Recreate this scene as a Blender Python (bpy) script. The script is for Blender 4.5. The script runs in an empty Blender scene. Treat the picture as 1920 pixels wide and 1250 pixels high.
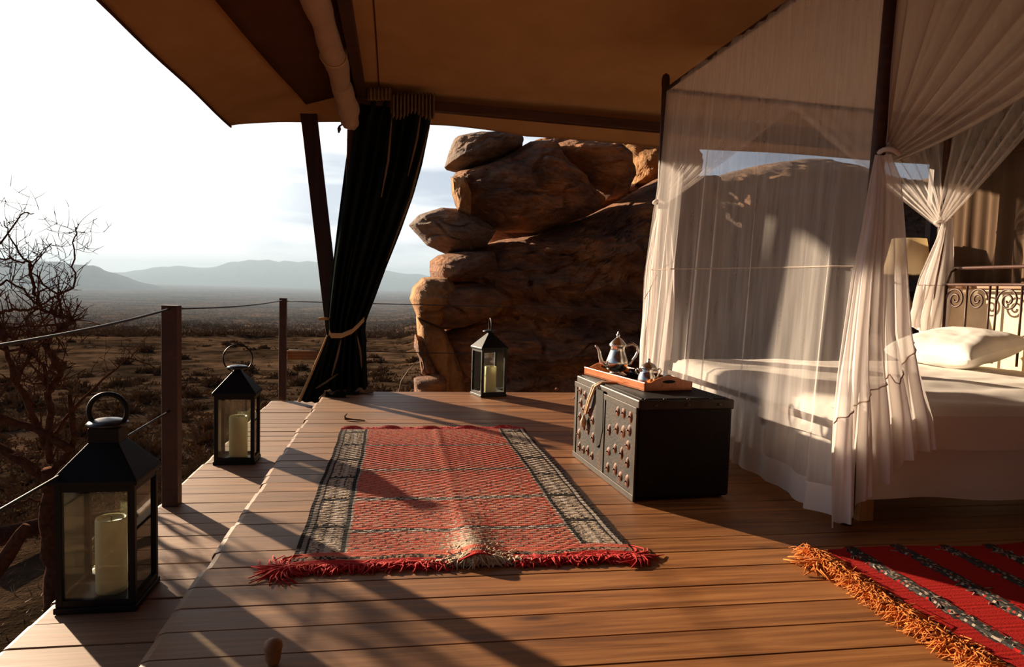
import bpy, math, random
import numpy as np
from mathutils import Vector, noise as mnoise

random.seed(7)
C = bpy.context.scene.collection
sc = bpy.context.scene
PI = math.pi

# ------------------------------------------------------------------ camera
F = 1300.0
YAW, PIT, ROL, H = math.radians(9.53), math.radians(3.77), math.radians(1.70), 1.15
_cy, _sy = math.cos(YAW), math.sin(YAW)
_cp, _sp = math.cos(PIT), math.sin(PIT)
_cr, _sr = math.cos(ROL), math.sin(ROL)
FW = np.array([_sy*_cp, _cy*_cp, -_sp]); RT = np.array([_cy, -_sy, 0.0]); UP = np.cross(RT, FW)
RX = RT*_cr + UP*_sr
UX = -RT*_sr + UP*_cr
EYE = np.array([0, 0, H])
cam = bpy.data.cameras.new('camera'); camo = bpy.data.objects.new('camera', cam); C.objects.link(camo)
cam.sensor_fit = 'HORIZONTAL'; cam.sensor_width = 36; cam.lens = F/1920*36
cam.clip_start = 0.05; cam.clip_end = 40000
from mathutils import Matrix
camo.matrix_world = Matrix(((RX[0], UX[0], -FW[0], 0), (RX[1], UX[1], -FW[1], 0), (RX[2], UX[2], -FW[2], H), (0, 0, 0, 1)))
sc.camera = camo

def ray(px, py): return RX*((px-960)/F) - UX*((py-625)/F) + FW
def atz(px, py, z=0.0):
    d = ray(px, py); return EYE + d*((z-H)/d[2])
def atY(px, py, Y):
    d = ray(px, py); return EYE + d*(Y/d[1])
def atX(px, py, X):
    d = ray(px, py); return EYE + d*(X/d[0])

# ------------------------------------------------------------------ light
SUN_EL = math.radians(14.0)
SUN = Vector((-0.616*math.cos(SUN_EL), 0.788*math.cos(SUN_EL), math.sin(SUN_EL))).normalized()
sl = bpy.data.lights.new('sun', 'SUN'); so = bpy.data.objects.new('sun', sl); C.objects.link(so)
sl.energy = 16.0; sl.color = (1.0, 0.78, 0.55); sl.angle = math.radians(0.9)
so.rotation_euler = SUN.to_track_quat('Z', 'Y').to_euler()
so.location = SUN*60

vs = sc.view_settings
sc.display_settings.display_device = 'sRGB'
vs.view_transform = 'Standard'; vs.look = 'None'; vs.gamma = 1.0; vs.use_curve_mapping = False
vs.exposure = 0.0
cyc = sc.cycles
cyc.max_bounces = 9; cyc.diffuse_bounces = 5; cyc.glossy_bounces = 3; cyc.transmission_bounces = 6
cyc.transparent_max_bounces = 24; cyc.volume_bounces = 0
cyc.sample_clamp_indirect = 6.0
cyc.use_denoising = True

w = bpy.data.worlds.new('world'); sc.world = w; w.use_nodes = True
nt = w.node_tree; nt.nodes.clear()
def wn(t, **k):
    n = nt.nodes.new(t)
    for a, b in k.items(): setattr(n, a, b)
    return n
out = wn('ShaderNodeOutputWorld'); bg = wn('ShaderNodeBackground')
tc = wn('ShaderNodeTexCoord')
dot = wn('ShaderNodeVectorMath', operation='DOT_PRODUCT'); dot.inputs[1].default_value = SUN
nt.links.new(tc.outputs['Generated'], dot.inputs[0])
glow = wn('ShaderNodeValToRGB')                       # bright towards the sun, plain blue sky away from it
nt.links.new(dot.outputs['Value'], glow.inputs[0])
e = glow.color_ramp.elements
e[0].position = 0.0; e[0].color = (0.10, 0.13, 0.18, 1)
e[1].position = 1.0; e[1].color = (2.2, 2.1, 1.95, 1)
k = e.new(0.45); k.color = (0.36, 0.42, 0.52, 1)
k = e.new(0.66); k.color = (1.04, 1.10, 1.18, 1)
k = e.new(0.85); k.color = (1.5, 1.48, 1.45, 1)
mp = wn('ShaderNodeMapping'); mp.inputs['Scale'].default_value = (3.2, 3.2, 15.0)
mp.inputs['Location'].default_value = (1.3, 0.4, 0.25)
nt.links.new(tc.outputs['Generated'], mp.inputs[0])
nz = wn('ShaderNodeTexNoise'); nz.inputs['Scale'].default_value = 1.25; nz.inputs['Detail'].default_value = 5
nt.links.new(mp.outputs[0], nz.inputs['Vector'])
cr = wn('ShaderNodeValToRGB'); nt.links.new(nz.outputs['Fac'], cr.inputs[0])
cr.color_ramp.elements[0].position = 0.44; cr.color_ramp.elements[0].color = (1, 1, 1, 1)
cr.color_ramp.elements[1].position = 0.62; cr.color_ramp.elements[1].color = (0.52, 0.58, 0.67, 1)
mu = wn('ShaderNodeMix', data_type='RGBA', blend_type='MULTIPLY')
gl = wn('ShaderNodeMapRange'); gl.inputs[1].default_value = 0.925; gl.inputs[2].default_value = 0.84; gl.inputs[3].default_value = 0.0; gl.inputs[4].default_value = 1.0
nt.links.new(dot.outputs['Value'], gl.inputs[0]); nt.links.new(gl.outputs[0], mu.inputs[0])   # clouds burn out in the glare round the sun
nt.links.new(glow.outputs[0], mu.inputs[6]); nt.links.new(cr.outputs[0], mu.inputs[7])
sz = wn('ShaderNodeSeparateXYZ'); nt.links.new(tc.outputs['Generated'], sz.inputs[0])
hr = wn('ShaderNodeValToRGB'); nt.links.new(sz.outputs['Z'], hr.inputs[0])      # hazy bright horizon, deeper sky overhead
h_ = hr.color_ramp.elements; h_[0].position = 0.10; h_[0].color = (1, 1, 1, 1); h_[1].position = 0.75; h_[1].color = (0.22, 0.26, 0.34, 1)
k = h_.new(0.38); k.color = (0.62, 0.64, 0.68, 1)
mh = wn('ShaderNodeMix', data_type='RGBA', blend_type='MULTIPLY'); mh.inputs[0].default_value = 1.0
nt.links.new(mu.outputs[2], mh.inputs[6]); nt.links.new(hr.outputs[0], mh.inputs[7])
nt.links.new(mh.outputs[2], bg.inputs['Color']); bg.inputs['Strength'].default_value = 1.0
nt.links.new(bg.outputs[0], out.inputs['Surface'])

# ------------------------------------------------------------------ helpers
def base_of(o):
    v = np.zeros(3)
    while o is not None:
        v += np.array(o.location); o = o.parent
    return v

class MB:
    """collects shapes in world coordinates; build() links them as one mesh object"""
    def __init__(s): s.v = []; s.f = []; s.m = []; s.mi = 0
    def add(s, verts, faces):
        n = len(s.v); s.v.extend([tuple(map(float, p)) for p in verts])
        s.f.extend([tuple(i+n for i in f) for f in faces]); s.m.extend([s.mi]*len(faces)); return s
    def box(s, c, d, rz=0.0):
        cx, cy, cz = c; a, b, h = d[0]/2, d[1]/2, d[2]/2
        co, si = math.cos(rz), math.sin(rz)
        vs_ = [(cx+x*a*co-y*b*si, cy+x*a*si+y*b*co, cz+z*h) for z in (-1, 1) for x, y in ((-1, -1), (1, -1), (1, 1), (-1, 1))]
        return s.add(vs_, [(3, 2, 1, 0), (4, 5, 6, 7), (0, 1, 5, 4), (1, 2, 6, 5), (2, 3, 7, 6), (3, 0, 4, 7)])
    def beam(s, p, q, wd, th, up=(0, 0, 1)):
        p, q = Vector(p), Vector(q); d = (q-p).normalized(); sd = d.cross(Vector(up)).normalized(); u = sd.cross(d)
        vs_ = []
        for e_ in (p, q):
            for a, b in ((-1, -1), (1, -1), (1, 1), (-1, 1)): vs_.append(e_+sd*a*wd/2+u*b*th/2)
        return s.add(vs_, [(3, 2, 1, 0), (4, 5, 6, 7), (0, 1, 5, 4), (1, 2, 6, 5), (2, 3, 7, 6), (3, 0, 4, 7)])
    def tube(s, pts, r, n=8, closed=False, cap=True):
        pts = [Vector(p) for p in pts]; N = len(pts)
        rs = r if hasattr(r, '__len__') else [r]*N
        ring = []; ref = None
        for i, p in enumerate(pts):
            if closed: t = pts[(i+1) % N]-pts[i-1]
            else: t = pts[min(i+1, N-1)]-pts[max(i-1, 0)]
            t.normalize()
            if ref is None:
                ref = t.orthogonal().normalized()
            ref = (ref-t*ref.dot(t))
            if ref.length < 1e-6: ref = t.orthogonal()
            ref.normalize(); b = t.cross(ref)
            for j in range(n):
                a = 2*PI*j/n; ring.append(p+(ref*math.cos(a)+b*math.sin(a))*rs[i])
        fs = []
        for i in range(N if closed else N-1):
            i2 = (i+1) % N
            for j in range(n): fs.append((i*n+j, i*n+(j+1) % n, i2*n+(j+1) % n, i2*n+j))
        if cap and not closed:
            fs.append(tuple(range(n))[::-1]); fs.append(tuple((N-1)*n+j for j in range(n)))
        return s.add(ring, fs)
    def lathe(s, prof, c, n=28, sq=None, rz=0.0):
        """prof: (radius, z) from bottom to top, around a vertical axis at c"""
        vs_ = []; fs = []
        for r, z in prof:
            for j in range(n):
                a = 2*PI*j/n+rz; vs_.append((c[0]+r*math.cos(a), c[1]+r*math.sin(a), c[2]+z))
        for i in range(len(prof)-1):
            for j in range(n): fs.append((i*n+j, i*n+(j+1) % n, (i+1)*n+(j+1) % n, (i+1)*n+j))
        if prof[0][0] > 1e-5: fs.append(tuple(range(n))[::-1])
        if prof[-1][0] > 1e-5: fs.append(tuple((len(prof)-1)*n+j for j in range(n)))
        return s.add(vs_, fs)
    def grid(s, fn, nu, nv, wrap=False):
        vs_ = [fn(i/(nu if wrap else nu-1), j/(nv-1)) for j in range(nv) for i in range(nu)]
        fs = []
        for j in range(nv-1):
            for i in range(nu if wrap else nu-1):
                i2 = (i+1) % nu; fs.append((j*nu+i, j*nu+i2, (j+1)*nu+i2, (j+1)*nu+i))
        return s.add(vs_, fs)
    def build(s, name, mat, parent=None, loc=None, smooth=False, bevel=0.0, thick=0.0, seg=2):
        me = bpy.data.meshes.new(name)
        o = bpy.data.objects.new(name, me)
        if parent is None:
            if loc is None:
                a = np.array(s.v); loc = ((a[:, 0].min()+a[:, 0].max())/2, (a[:, 1].min()+a[:, 1].max())/2, a[:, 2].min())
            o.location = loc; b = np.array(loc)
        else:
            o.parent = parent; b = base_of(parent)
            if loc is not None: o.location = np.array(loc)-b; b = np.array(loc)
        me.from_pydata([tuple(np.array(p)-b) for p in s.v], [], s.f)
        for m in (mat if isinstance(mat, (list, tuple)) else [mat]): me.materials.append(m)
        me.polygons.foreach_set('material_index', s.m)
        if smooth: me.polygons.foreach_set('use_smooth', [True]*len(me.polygons))
        C.objects.link(o)
        if thick:
            md = o.modifiers.new('thickness', 'SOLIDIFY'); md.thickness = thick; md.offset = 0
        if bevel:
            md = o.modifiers.new('edge', 'BEVEL'); md.width = bevel; md.segments = seg; md.limit_method = 'ANGLE'
        me.update(); return o

def tag(o, label=None, cat=None, group=None, kind=None):
    if label: o['label'] = label
    if cat: o['category'] = cat
    if group: o['group'] = group
    if kind: o['kind'] = kind
    return o
def thing(name, loc, label, cat, group=None):
    o = bpy.data.objects.new(name, None); o.empty_display_size = 0.1; o.location = [float(a) for a in loc]; C.objects.link(o)
    return tag(o, label, cat, group)
def struct(o): o['kind'] = 'structure'; return o

def lerp(a, b, t): return a+(b-a)*t
def interp(tab, t):
    if t <= tab[0][0]: return tab[0][1:]
    for p, q in zip(tab, tab[1:]):
        if t <= q[0]:
            k_ = (t-p[0])/(q[0]-p[0]); return [lerp(a, b, k_) for a, b in zip(p[1:], q[1:])]
    return tab[-1][1:]
def fbm(p, sc_=1.0, o=4):
    return mnoise.fractal(Vector(p)*sc_, 1.0, 2.0, o)

# ------------------------------------------------------------------ materials
class NT:
    def __init__(s, name):
        s.m = bpy.data.materials.new(name); s.m.use_nodes = True; s.t = s.m.node_tree
        s.t.nodes.clear(); s.o = s.n('ShaderNodeOutputMaterial')
    def n(s, t, **k):
        x = s.t.nodes.new(t)
        for a, b in k.items():
            if a in ('operation', 'data_type', 'blend_type', 'attribute_name', 'wave_type', 'bands_direction', 'feature', 'noise_dimensions', 'musgrave_type'): setattr(x, a, b)
            else: x.inputs[a].default_value = b
        return x
    def l(s, a, b): s.t.links.new(a, b)
    def ramp(s, fac, stops):
        r = s.n('ShaderNodeValToRGB'); s.l(fac, r.inputs[0]); e_ = r.color_ramp.elements
        while len(e_) < len(stops): e_.new(0.5)
        for q, (p, c) in zip(e_, stops): q.position = p; q.color = (*c, 1)
        return r.outputs[0]
    def mix(s, fac, a, b, mode='MIX'):
        x = s.n('ShaderNodeMix', data_type='RGBA', blend_type=mode)
        for v, i in ((fac, 0), (a, 6), (b, 7)):
            if hasattr(v, 'is_linked') or hasattr(v, 'links'): s.l(v, x.inputs[i])
            elif i == 0: x.inputs[0].default_value = v
            else: x.inputs[i].default_value = (*v, 1)
        return x.outputs[2]
    def noise(s, vec, scale, detail=4, rough=0.55, dist=0.0):
        x = s.n('ShaderNodeTexNoise', Scale=scale, Detail=detail, Roughness=rough, Distortion=dist)
        if vec is not None: s.l(vec, x.inputs['Vector'])
        return x.outputs['Fac']
    def mapping(s, vec, scale=(1, 1, 1), loc=None):
        x = s.n('ShaderNodeMapping'); s.l(vec, x.inputs[0]); x.inputs['Scale'].default_value = scale
        if loc is not None: x.inputs['Location'].default_value = loc
        return x.outputs[0]
    def bump(s, h, strength=0.3, dist=0.01):
        x = s.n('ShaderNodeBump', Strength=strength, Distance=dist); s.l(h, x.inputs['Height']); return x.outputs[0]
    def principled(s, col, rough=0.6, metal=0.0, normal=None, spec=0.5):
        p = s.n('ShaderNodeBsdfPrincipled'); p.inputs['Metallic'].default_value = metal
        p.inputs['Specular IOR Level'].default_value = spec
        if hasattr(col, 'links'): s.l(col, p.inputs['Base Color'])
        else: p.inputs['Base Color'].default_value = (*col, 1)
        if hasattr(rough, 'links'): s.l(rough, p.inputs['Roughness'])
        else: p.inputs['Roughness'].default_value = rough
        if normal is not None: s.l(normal, p.inputs['Normal'])
        return p
    def matte(s, col, normal=None):
        d = s.n('ShaderNodeBsdfDiffuse', Roughness=0.6)
        if hasattr(col, 'links'): s.l(col, d.inputs[0])
        else: d.inputs[0].default_value = (*col, 1)
        if normal is not None: s.l(normal, d.inputs['Normal'])
        return d
    def done(s, sh): s.l(sh.outputs[0] if hasattr(sh, 'outputs') else sh, s.o.inputs['Surface']); return s.m
    def obj(s): return s.n('ShaderNodeTexCoord').outputs['Object']
    def pos(s): return s.n('ShaderNodeNewGeometry').outputs['Position']

def simple(name, col, rough=0.6, metal=0.0, var=0.25, scale=20, bump=0.0, spec=0.5):
    t = NT(name); f = t.noise(t.obj(), scale, 4)
    c = t.ramp(f, [(0.3, tuple(a*(1-var) for a in col)), (0.7, tuple(min(1, a*(1+var)) for a in col))])
    nm = t.bump(f, bump, 0.004) if bump else None
    return t.done(t.principled(c, rough, metal, nm, spec))

def wood_mat(name, dark, mid, light, weather=None, rough=0.5, along=0, scale=1.0):
    t = NT(name); ob = t.obj()
    oi = t.n('ShaderNodeObjectInfo')
    cx = t.n('ShaderNodeCombineXYZ')
    for i in range(3):
        mm = t.n('ShaderNodeMath', operation='MULTIPLY'); t.l(oi.outputs['Random'], mm.inputs[0]); mm.inputs[1].default_value = (37.0, 91.0, 53.0)[i]
        t.l(mm.outputs[0], cx.inputs[i])
    ad = t.n('ShaderNodeVectorMath', operation='ADD'); t.l(ob, ad.inputs[0]); t.l(cx.outputs[0], ad.inputs[1])
    s_ = [14*scale]*3; s_[along] = 0.9*scale
    v = t.mapping(ad.outputs[0], tuple(s_))
    f1 = t.noise(v, 1.6, 6, 0.6, 0.6)
    s2 = [60*scale]*3; s2[along] = 2.0*scale
    f2 = t.noise(t.mapping(ad.outputs[0], tuple(s2)), 1.0, 3, 0.6)
    c = t.ramp(f1, [(0.28, dark), (0.5, mid), (0.72, light)])
    c = t.mix(0.35, c, t.ramp(f2, [(0.35, (0.55, 0.5, 0.45)), (0.65, (1, 1, 1))]), 'MULTIPLY')
    # knots
    s3 = [7*scale]*3; s3[along] = 2.2*scale
    vo = t.n('ShaderNodeTexVoronoi', Scale=0.62); t.l(t.mapping(ad.outputs[0], tuple(s3)), vo.inputs['Vector'])
    c = t.mix(1.0, c, t.ramp(vo.outputs['Distance'], [(0.03, (0.25, 0.2, 0.18)), (0.13, (1, 1, 1))]), 'MULTIPLY')
    tone = t.ramp(oi.outputs['Random'], [(0.0, (0.72, 0.70, 0.68)), (1.0, (1.12, 1.1, 1.08))])
    c = t.mix(1.0, c, tone, 'MULTIPLY')
    if weather:
        sx = t.n('ShaderNodeSeparateXYZ'); t.l(t.pos(), sx.inputs[0])
        wob = t.n('ShaderNodeMath', operation='MULTIPLY_ADD'); t.l(f1, wob.inputs[0]); wob.inputs[1].default_value = 0.9; t.l(sx.outputs['X'], wob.inputs[2])
        mr = t.n('ShaderNodeMapRange'); t.l(wob.outputs[0], mr.inputs[0]); mr.inputs[1].default_value = 1.0; mr.inputs[2].default_value = -0.35; mr.inputs[3].default_value = 0.0; mr.inputs[4].default_value = 0.8
        g = t.mix(0.55, c, weather); g = t.mix(0.5, g, t.ramp(f2, [(0.3, (0.5, 0.47, 0.44)), (0.7, (1.05, 1.05, 1.05))]), 'MULTIPLY')
        c = t.mix(mr.outputs[0], c, g)
    nm = t.bump(f2, 0.25, 0.003)
    rr = t.ramp(f1, [(0.2, (rough-0.08,)*3), (0.8, (rough+0.12,)*3)])
    return t.done(t.principled(c, rr, 0, nm, 0.36))

def cloth_mat(name, col, col2=None, transl=0.3, scale=250, var=0.12, wr=0.15):
    t = NT(name); ob = t.obj(); f = t.noise(ob, 3.0, 4); f2 = t.noise(ob, scale, 2)
    c2 = col2 or tuple(a*(1-2*var) for a in col)
    c = t.ramp(f, [(0.3, c2), (0.7, col)])
    nm = t.bump(f2, wr, 0.002)
    d = t.n('ShaderNodeBsdfDiffuse'); t.l(c, d.inputs[0]); t.l(nm, d.inputs['Normal'])
    tr = t.n('ShaderNodeBsdfTranslucent'); t.l(c, tr.inputs[0])
    m = t.n('ShaderNodeMixShader'); m.inputs[0].default_value = transl; t.l(d.outputs[0], m.inputs[1]); t.l(tr.outputs[0], m.inputs[2])
    return t.done(m)

def sheer_mat(name, col, cover, transl=0.45):
    """sheer gauze: holes between threads let light straight through"""
    t = NT(name); ob = t.obj()
    f = t.noise(t.mapping(ob, (9, 9, 0.7)), 2.2, 3)
    mr = t.n('ShaderNodeMapRange'); t.l(f, mr.inputs[0]); mr.inputs[1].default_value = 0.25; mr.inputs[2].default_value = 0.75
    mr.inputs[3].default_value = max(0, cover-0.10); mr.inputs[4].default_value = min(1, cover+0.10)
    d = t.n('ShaderNodeBsdfDiffuse'); d.inputs[0].default_value = (*col, 1)
    tr = t.n('ShaderNodeBsdfTranslucent'); tr.inputs[0].default_value = (*col, 1)
    m = t.n('ShaderNodeMixShader'); m.inputs[0].default_value = transl; t.l(d.outputs[0], m.inputs[1]); t.l(tr.outputs[0], m.inputs[2])
    tp = t.n('ShaderNodeBsdfTransparent')
    m2 = t.n('ShaderNodeMixShader'); t.l(mr.outputs[0], m2.inputs[0]); t.l(tp.outputs[0], m2.inputs[1]); t.l(m.outputs[0], m2.inputs[2])
    return t.done(m2)

M = {}
M['deck'] = wood_mat('deck_wood', (0.11, 0.038, 0.010), (0.26, 0.10, 0.026), (0.38, 0.172, 0.052), (0.36, 0.255, 0.165), 0.52)
M['step'] = wood_mat('step_wood', (0.17, 0.075, 0.030), (0.32, 0.155, 0.073), (0.38, 0.20, 0.10), (0.33, 0.23, 0.155), 0.62)
M['darkwood'] = wood_mat('dark_timber', (0.022, 0.008, 0.004), (0.045, 0.016, 0.008), (0.07, 0.026, 0.013), None, 0.5, 2)
M['beamwood'] = wood_mat('beam_timber', (0.035, 0.013, 0.006), (0.06, 0.023, 0.011), (0.09, 0.035, 0.016), None, 0.55, 0)
M['railwood'] = wood_mat('rail_wood', (0.25, 0.11, 0.04), (0.38, 0.18, 0.07), (0.5, 0.26, 0.11), None, 0.55, 0)
M['legwood'] = wood_mat('pale_wood', (0.42, 0.24, 0.10), (0.55, 0.33, 0.15), (0.65, 0.42, 0.2), None, 0.5, 2)
M['traywood'] = wood_mat('tray_wood', (0.34, 0.085, 0.018), (0.50, 0.14, 0.03), (0.6, 0.19, 0.045), None, 0.3, 1, 2.0)
M['joist'] = simple('underdeck_wood', (0.03, 0.016, 0.009), 0.8)
M['postmetal'] = simple('rusted_brown_steel', (0.060, 0.020, 0.012), 0.55, 0.0, 0.3, 14, 0.1)
M['black'] = simple('black_iron', (0.0055, 0.0052, 0.005), 0.5, 0.0, 0.3, 40, 0.05, 0.22)
M['blackin'] = simple('black_iron_dull', (0.02, 0.02, 0.02), 0.5, 0.0, 0.3, 40, 0, 0.3)
M['wax'] = None
M['silver'] = None
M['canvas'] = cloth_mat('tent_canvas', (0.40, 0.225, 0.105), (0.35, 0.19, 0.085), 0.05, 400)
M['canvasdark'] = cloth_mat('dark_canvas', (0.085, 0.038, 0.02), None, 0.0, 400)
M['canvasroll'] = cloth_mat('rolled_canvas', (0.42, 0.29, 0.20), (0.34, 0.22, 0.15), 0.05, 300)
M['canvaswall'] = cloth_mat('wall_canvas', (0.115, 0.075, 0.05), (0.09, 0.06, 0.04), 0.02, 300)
M['curtain'] = cloth_mat('dark_green_cloth', (0.016, 0.021, 0.019), (0.010, 0.013, 0.012), 0.12, 400)
M['tantape'] = cloth_mat('tan_webbing', (0.55, 0.38, 0.20), None, 0.1, 300)
M['ruffle'] = cloth_mat('tan_heading_cloth', (0.22, 0.14, 0.08), None, 0.1, 300)
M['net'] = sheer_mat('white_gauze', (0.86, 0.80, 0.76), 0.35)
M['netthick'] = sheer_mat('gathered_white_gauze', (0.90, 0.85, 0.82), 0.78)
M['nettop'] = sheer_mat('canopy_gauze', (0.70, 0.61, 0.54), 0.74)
M['nethem'] = cloth_mat('white_cotton_border', (0.88, 0.83, 0.80), (0.84, 0.79, 0.75), 0.35, 300)
M['seamthread'] = cloth_mat('pinkish_seam', (0.42, 0.30, 0.24), None, 0.1, 300)
M['sheet'] = cloth_mat('white_linen', (0.84, 0.79, 0.73), (0.80, 0.75, 0.68), 0.05, 350)
M['pillow'] = cloth_mat('white_cotton', (0.90, 0.86, 0.80), None, 0.08, 350)
M['plaster'] = simple('cream_plaster', (0.72, 0.58, 0.40), 0.9, 0, 0.1, 6, 0.2)
M['iron'] = simple('brown_wrought_iron', (0.045, 0.015, 0.008), 0.45, 0.2, 0.3, 30)
M['shade'] = cloth_mat('cream_lampshade', (0.86, 0.74, 0.52), None, 0.5, 200)
M['chestside'] = None
M['leather'] = simple('black_leather', (0.007, 0.0045, 0.003), 0.65, 0, 0.4, 60, 0.1, 0.15)
M['leatherstrap'] = simple('tan_leather', (0.55, 0.38, 0.22), 0.6, 0, 0.25, 40, 0.1)
M['stud'] = simple('worn_copper_leather', (0.13, 0.042, 0.016), 0.6, 0.0, 0.5, 30, 0.2, 0.2)
M['nail'] = simple('dark_iron_nail', (0.07, 0.05, 0.04), 0.4, 0.6)
M['edging'] = simple('worn_metal_edging', (0.030, 0.021, 0.014), 0.5, 0.2, 0.4, 15, 0.15, 0.25)
M['blackcup'] = simple('black_glazed_china', (0.01, 0.01, 0.01), 0.15, 0, 0.2, 20)
M['napkin'] = cloth_mat('black_napkin', (0.02, 0.02, 0.022), None, 0.0, 250)
M['cable'] = simple('steel_cable', (0.03, 0.03, 0.032), 0.5, 0.4)
M['bark'] = simple('dry_bark', (0.085, 0.044, 0.030), 0.8, 0, 0.4, 25, 0.3, spec=0.0)
M['twig'] = simple('dry_twig', (0.10, 0.052, 0.036), 0.8, 0, 0.3, 25, spec=0.0)
M['straw'] = simple('dry_grass', (0.30, 0.20, 0.10), 0.8, 0, 0.3, 20)
M['leafdry'] = simple('dry_brown_leaf', (0.28, 0.13, 0.05), 0.6, 0, 0.4, 15, 0.2)

t = NT('candle_wax'); p_ = t.principled(t.ramp(t.noise(t.obj(), 12), [(0.3, (0.72, 0.62, 0.32)), (0.7, (0.80, 0.72, 0.42))]), 0.45)
p_.inputs['Subsurface Weight'].default_value = 0.25; p_.inputs['Subsurface Radius'].default_value = (0.02, 0.012, 0.006); M['wax'] = t.done(p_)
t = NT('polished_silver'); M['silver'] = t.done(t.principled(t.ramp(t.noise(t.obj(), 30), [(0.3, (0.80, 0.76, 0.68)), (0.7, (0.95, 0.92, 0.86))]), 0.22, 1.0))
t = NT('pane_glass'); g1 = t.n('ShaderNodeBsdfTransparent'); g1.inputs[0].default_value = (0.93, 0.95, 0.92, 1)
g2 = t.n('ShaderNodeBsdfGlossy', Roughness=0.03); fr = t.n('ShaderNodeFresnel', IOR=1.5); mx = t.n('ShaderNodeMixShader')
dd = t.n('ShaderNodeBsdfDiffuse'); dd.inputs[0].default_value = (0.6, 0.58, 0.52, 1); md_ = t.n('ShaderNodeMixShader'); md_.inputs[0].default_value = 0.012   # a film of dust
t.l(fr.outputs[0], mx.inputs[0]); t.l(g1.outputs[0], mx.inputs[1]); t.l(g2.outputs[0], mx.inputs[2])
t.l(mx.outputs[0], md_.inputs[1]); t.l(dd.outputs[0], md_.inputs[2]); M['glass'] = t.done(md_)

def attr_mat(name, attr='colour', rough=0.9, bump=0.4, scale=160, transl=0):
    t = NT(name); a = t.n('ShaderNodeAttribute', attribute_name=attr)
    f = t.noise(t.obj(), scale, 3)
    c = t.mix(0.6, a.outputs['Color'], t.ramp(f, [(0.25, (0.55, 0.55, 0.55)), (0.75, (1.2, 1.2, 1.2))]), 'MULTIPLY')
    return t.done(t.principled(c, rough, 0, t.bump(f, bump, 0.004), 0.15))
M['wool'] = attr_mat('woven_wool')
M['redfringe'] = simple('red_wool_fringe', (0.50, 0.015, 0.012), 0.9, 0, 0.3, 60)
M['creamfringe'] = simple('cream_wool_fringe', (0.62, 0.50, 0.36), 0.9, 0, 0.25, 60)
M['orangefringe'] = simple('orange_wool_fringe', (0.55, 0.16, 0.02), 0.9, 0, 0.35, 25)
M['greyfringe'] = simple('grey_wool_tuft', (0.22, 0.17, 0.14), 0.9, 0, 0.4, 40)

def rock_mat(name, dark, mid, warm, strata=6.0, loc=(0, 0, 0)):
    t = NT(name); p = t.pos()
    v = t.mapping(p, (1, 1, strata*0.25), loc)
    f1 = t.noise(v, 0.9, 8, 0.62, 0.8); f2 = t.noise(t.mapping(p, (1.2, 1.2, strata), loc), 2.2, 6, 0.65, 0.5); f3 = t.noise(p, 14, 5, 0.7)
    c = t.ramp(f1, [(0.30, dark), (0.48, mid), (0.64, warm)])
    c = t.mix(0.55, c, t.ramp(f2, [(0.35, (0.45, 0.42, 0.42)), (0.6, (1.1, 1.05, 1.0))]), 'MULTIPLY')
    c = t.mix(0.4, c, t.ramp(f3, [(0.3, (0.6, 0.58, 0.56)), (0.7, (1.15, 1.15, 1.15))]), 'MULTIPLY')
    ad = t.n('ShaderNodeMath', operation='MULTIPLY_ADD'); t.l(f2, ad.inputs[0]); ad.inputs[1].default_value = 1.4; t.l(f3, ad.inputs[2])
    return t.done(t.principled(c, 0.85, 0, t.bump(ad.outputs[0], 0.8, 0.08), 0.2))
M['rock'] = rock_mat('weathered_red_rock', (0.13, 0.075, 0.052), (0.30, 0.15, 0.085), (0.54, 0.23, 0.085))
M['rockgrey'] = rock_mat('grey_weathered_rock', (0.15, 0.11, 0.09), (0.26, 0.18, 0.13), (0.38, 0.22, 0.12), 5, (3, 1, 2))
M['rocksunlit'] = rock_mat('sunlit_orange_rock', (0.30, 0.13, 0.05), (0.52, 0.25, 0.09), (0.62, 0.36, 0.16), 1.0, (1, 5, 2))  # sunlight on the rock faces put into an orange colour

t = NT('dry_ground'); p = t.pos()
f1 = t.noise(p, 0.011, 8, 0.6); f2 = t.noise(p, 0.35, 6, 0.65); f3 = t.noise(p, 5.0, 5, 0.7)
c = t.ramp(f1, [(0.35, (0.11, 0.078, 0.057)), (0.55, (0.27, 0.17, 0.105)), (0.7, (0.44, 0.26, 0.145))])
c = t.mix(0.8, c, t.ramp(f2, [(0.38, (0.35, 0.36, 0.33)), (0.6, (1.15, 1.1, 1.05))]), 'MULTIPLY')
c = t.mix(0.5, c, t.ramp(f3, [(0.3, (0.5, 0.5, 0.5)), (0.7, (1.25, 1.2, 1.15))]), 'MULTIPLY')
f4 = t.noise(t.mapping(p, (1, 1, 0.2)), 0.07, 6, 0.7)
c = t.mix(0.85, c, t.ramp(f4, [(0.42, (0.28, 0.29, 0.27)), (0.56, (1.1, 1.05, 1.0))]), 'MULTIPLY')
M['ground'] = t.done(t.matte(c, t.bump(f3, 0.6, 0.15)))
t = NT('mountain_scrub'); f1 = t.noise(t.pos(), 0.004, 8, 0.65)
M['hill'] = t.done(t.matte(t.ramp(f1, [(0.35, (0.035, 0.035, 0.03)), (0.65, (0.09, 0.075, 0.055))])))
t = NT('scrub_foliage'); M['bush'] = t.done(t.matte(t.ramp(t.noise(t.obj(), 3), [(0.3, (0.11, 0.078, 0.05)), (0.7, (0.21, 0.14, 0.085))])))

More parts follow.
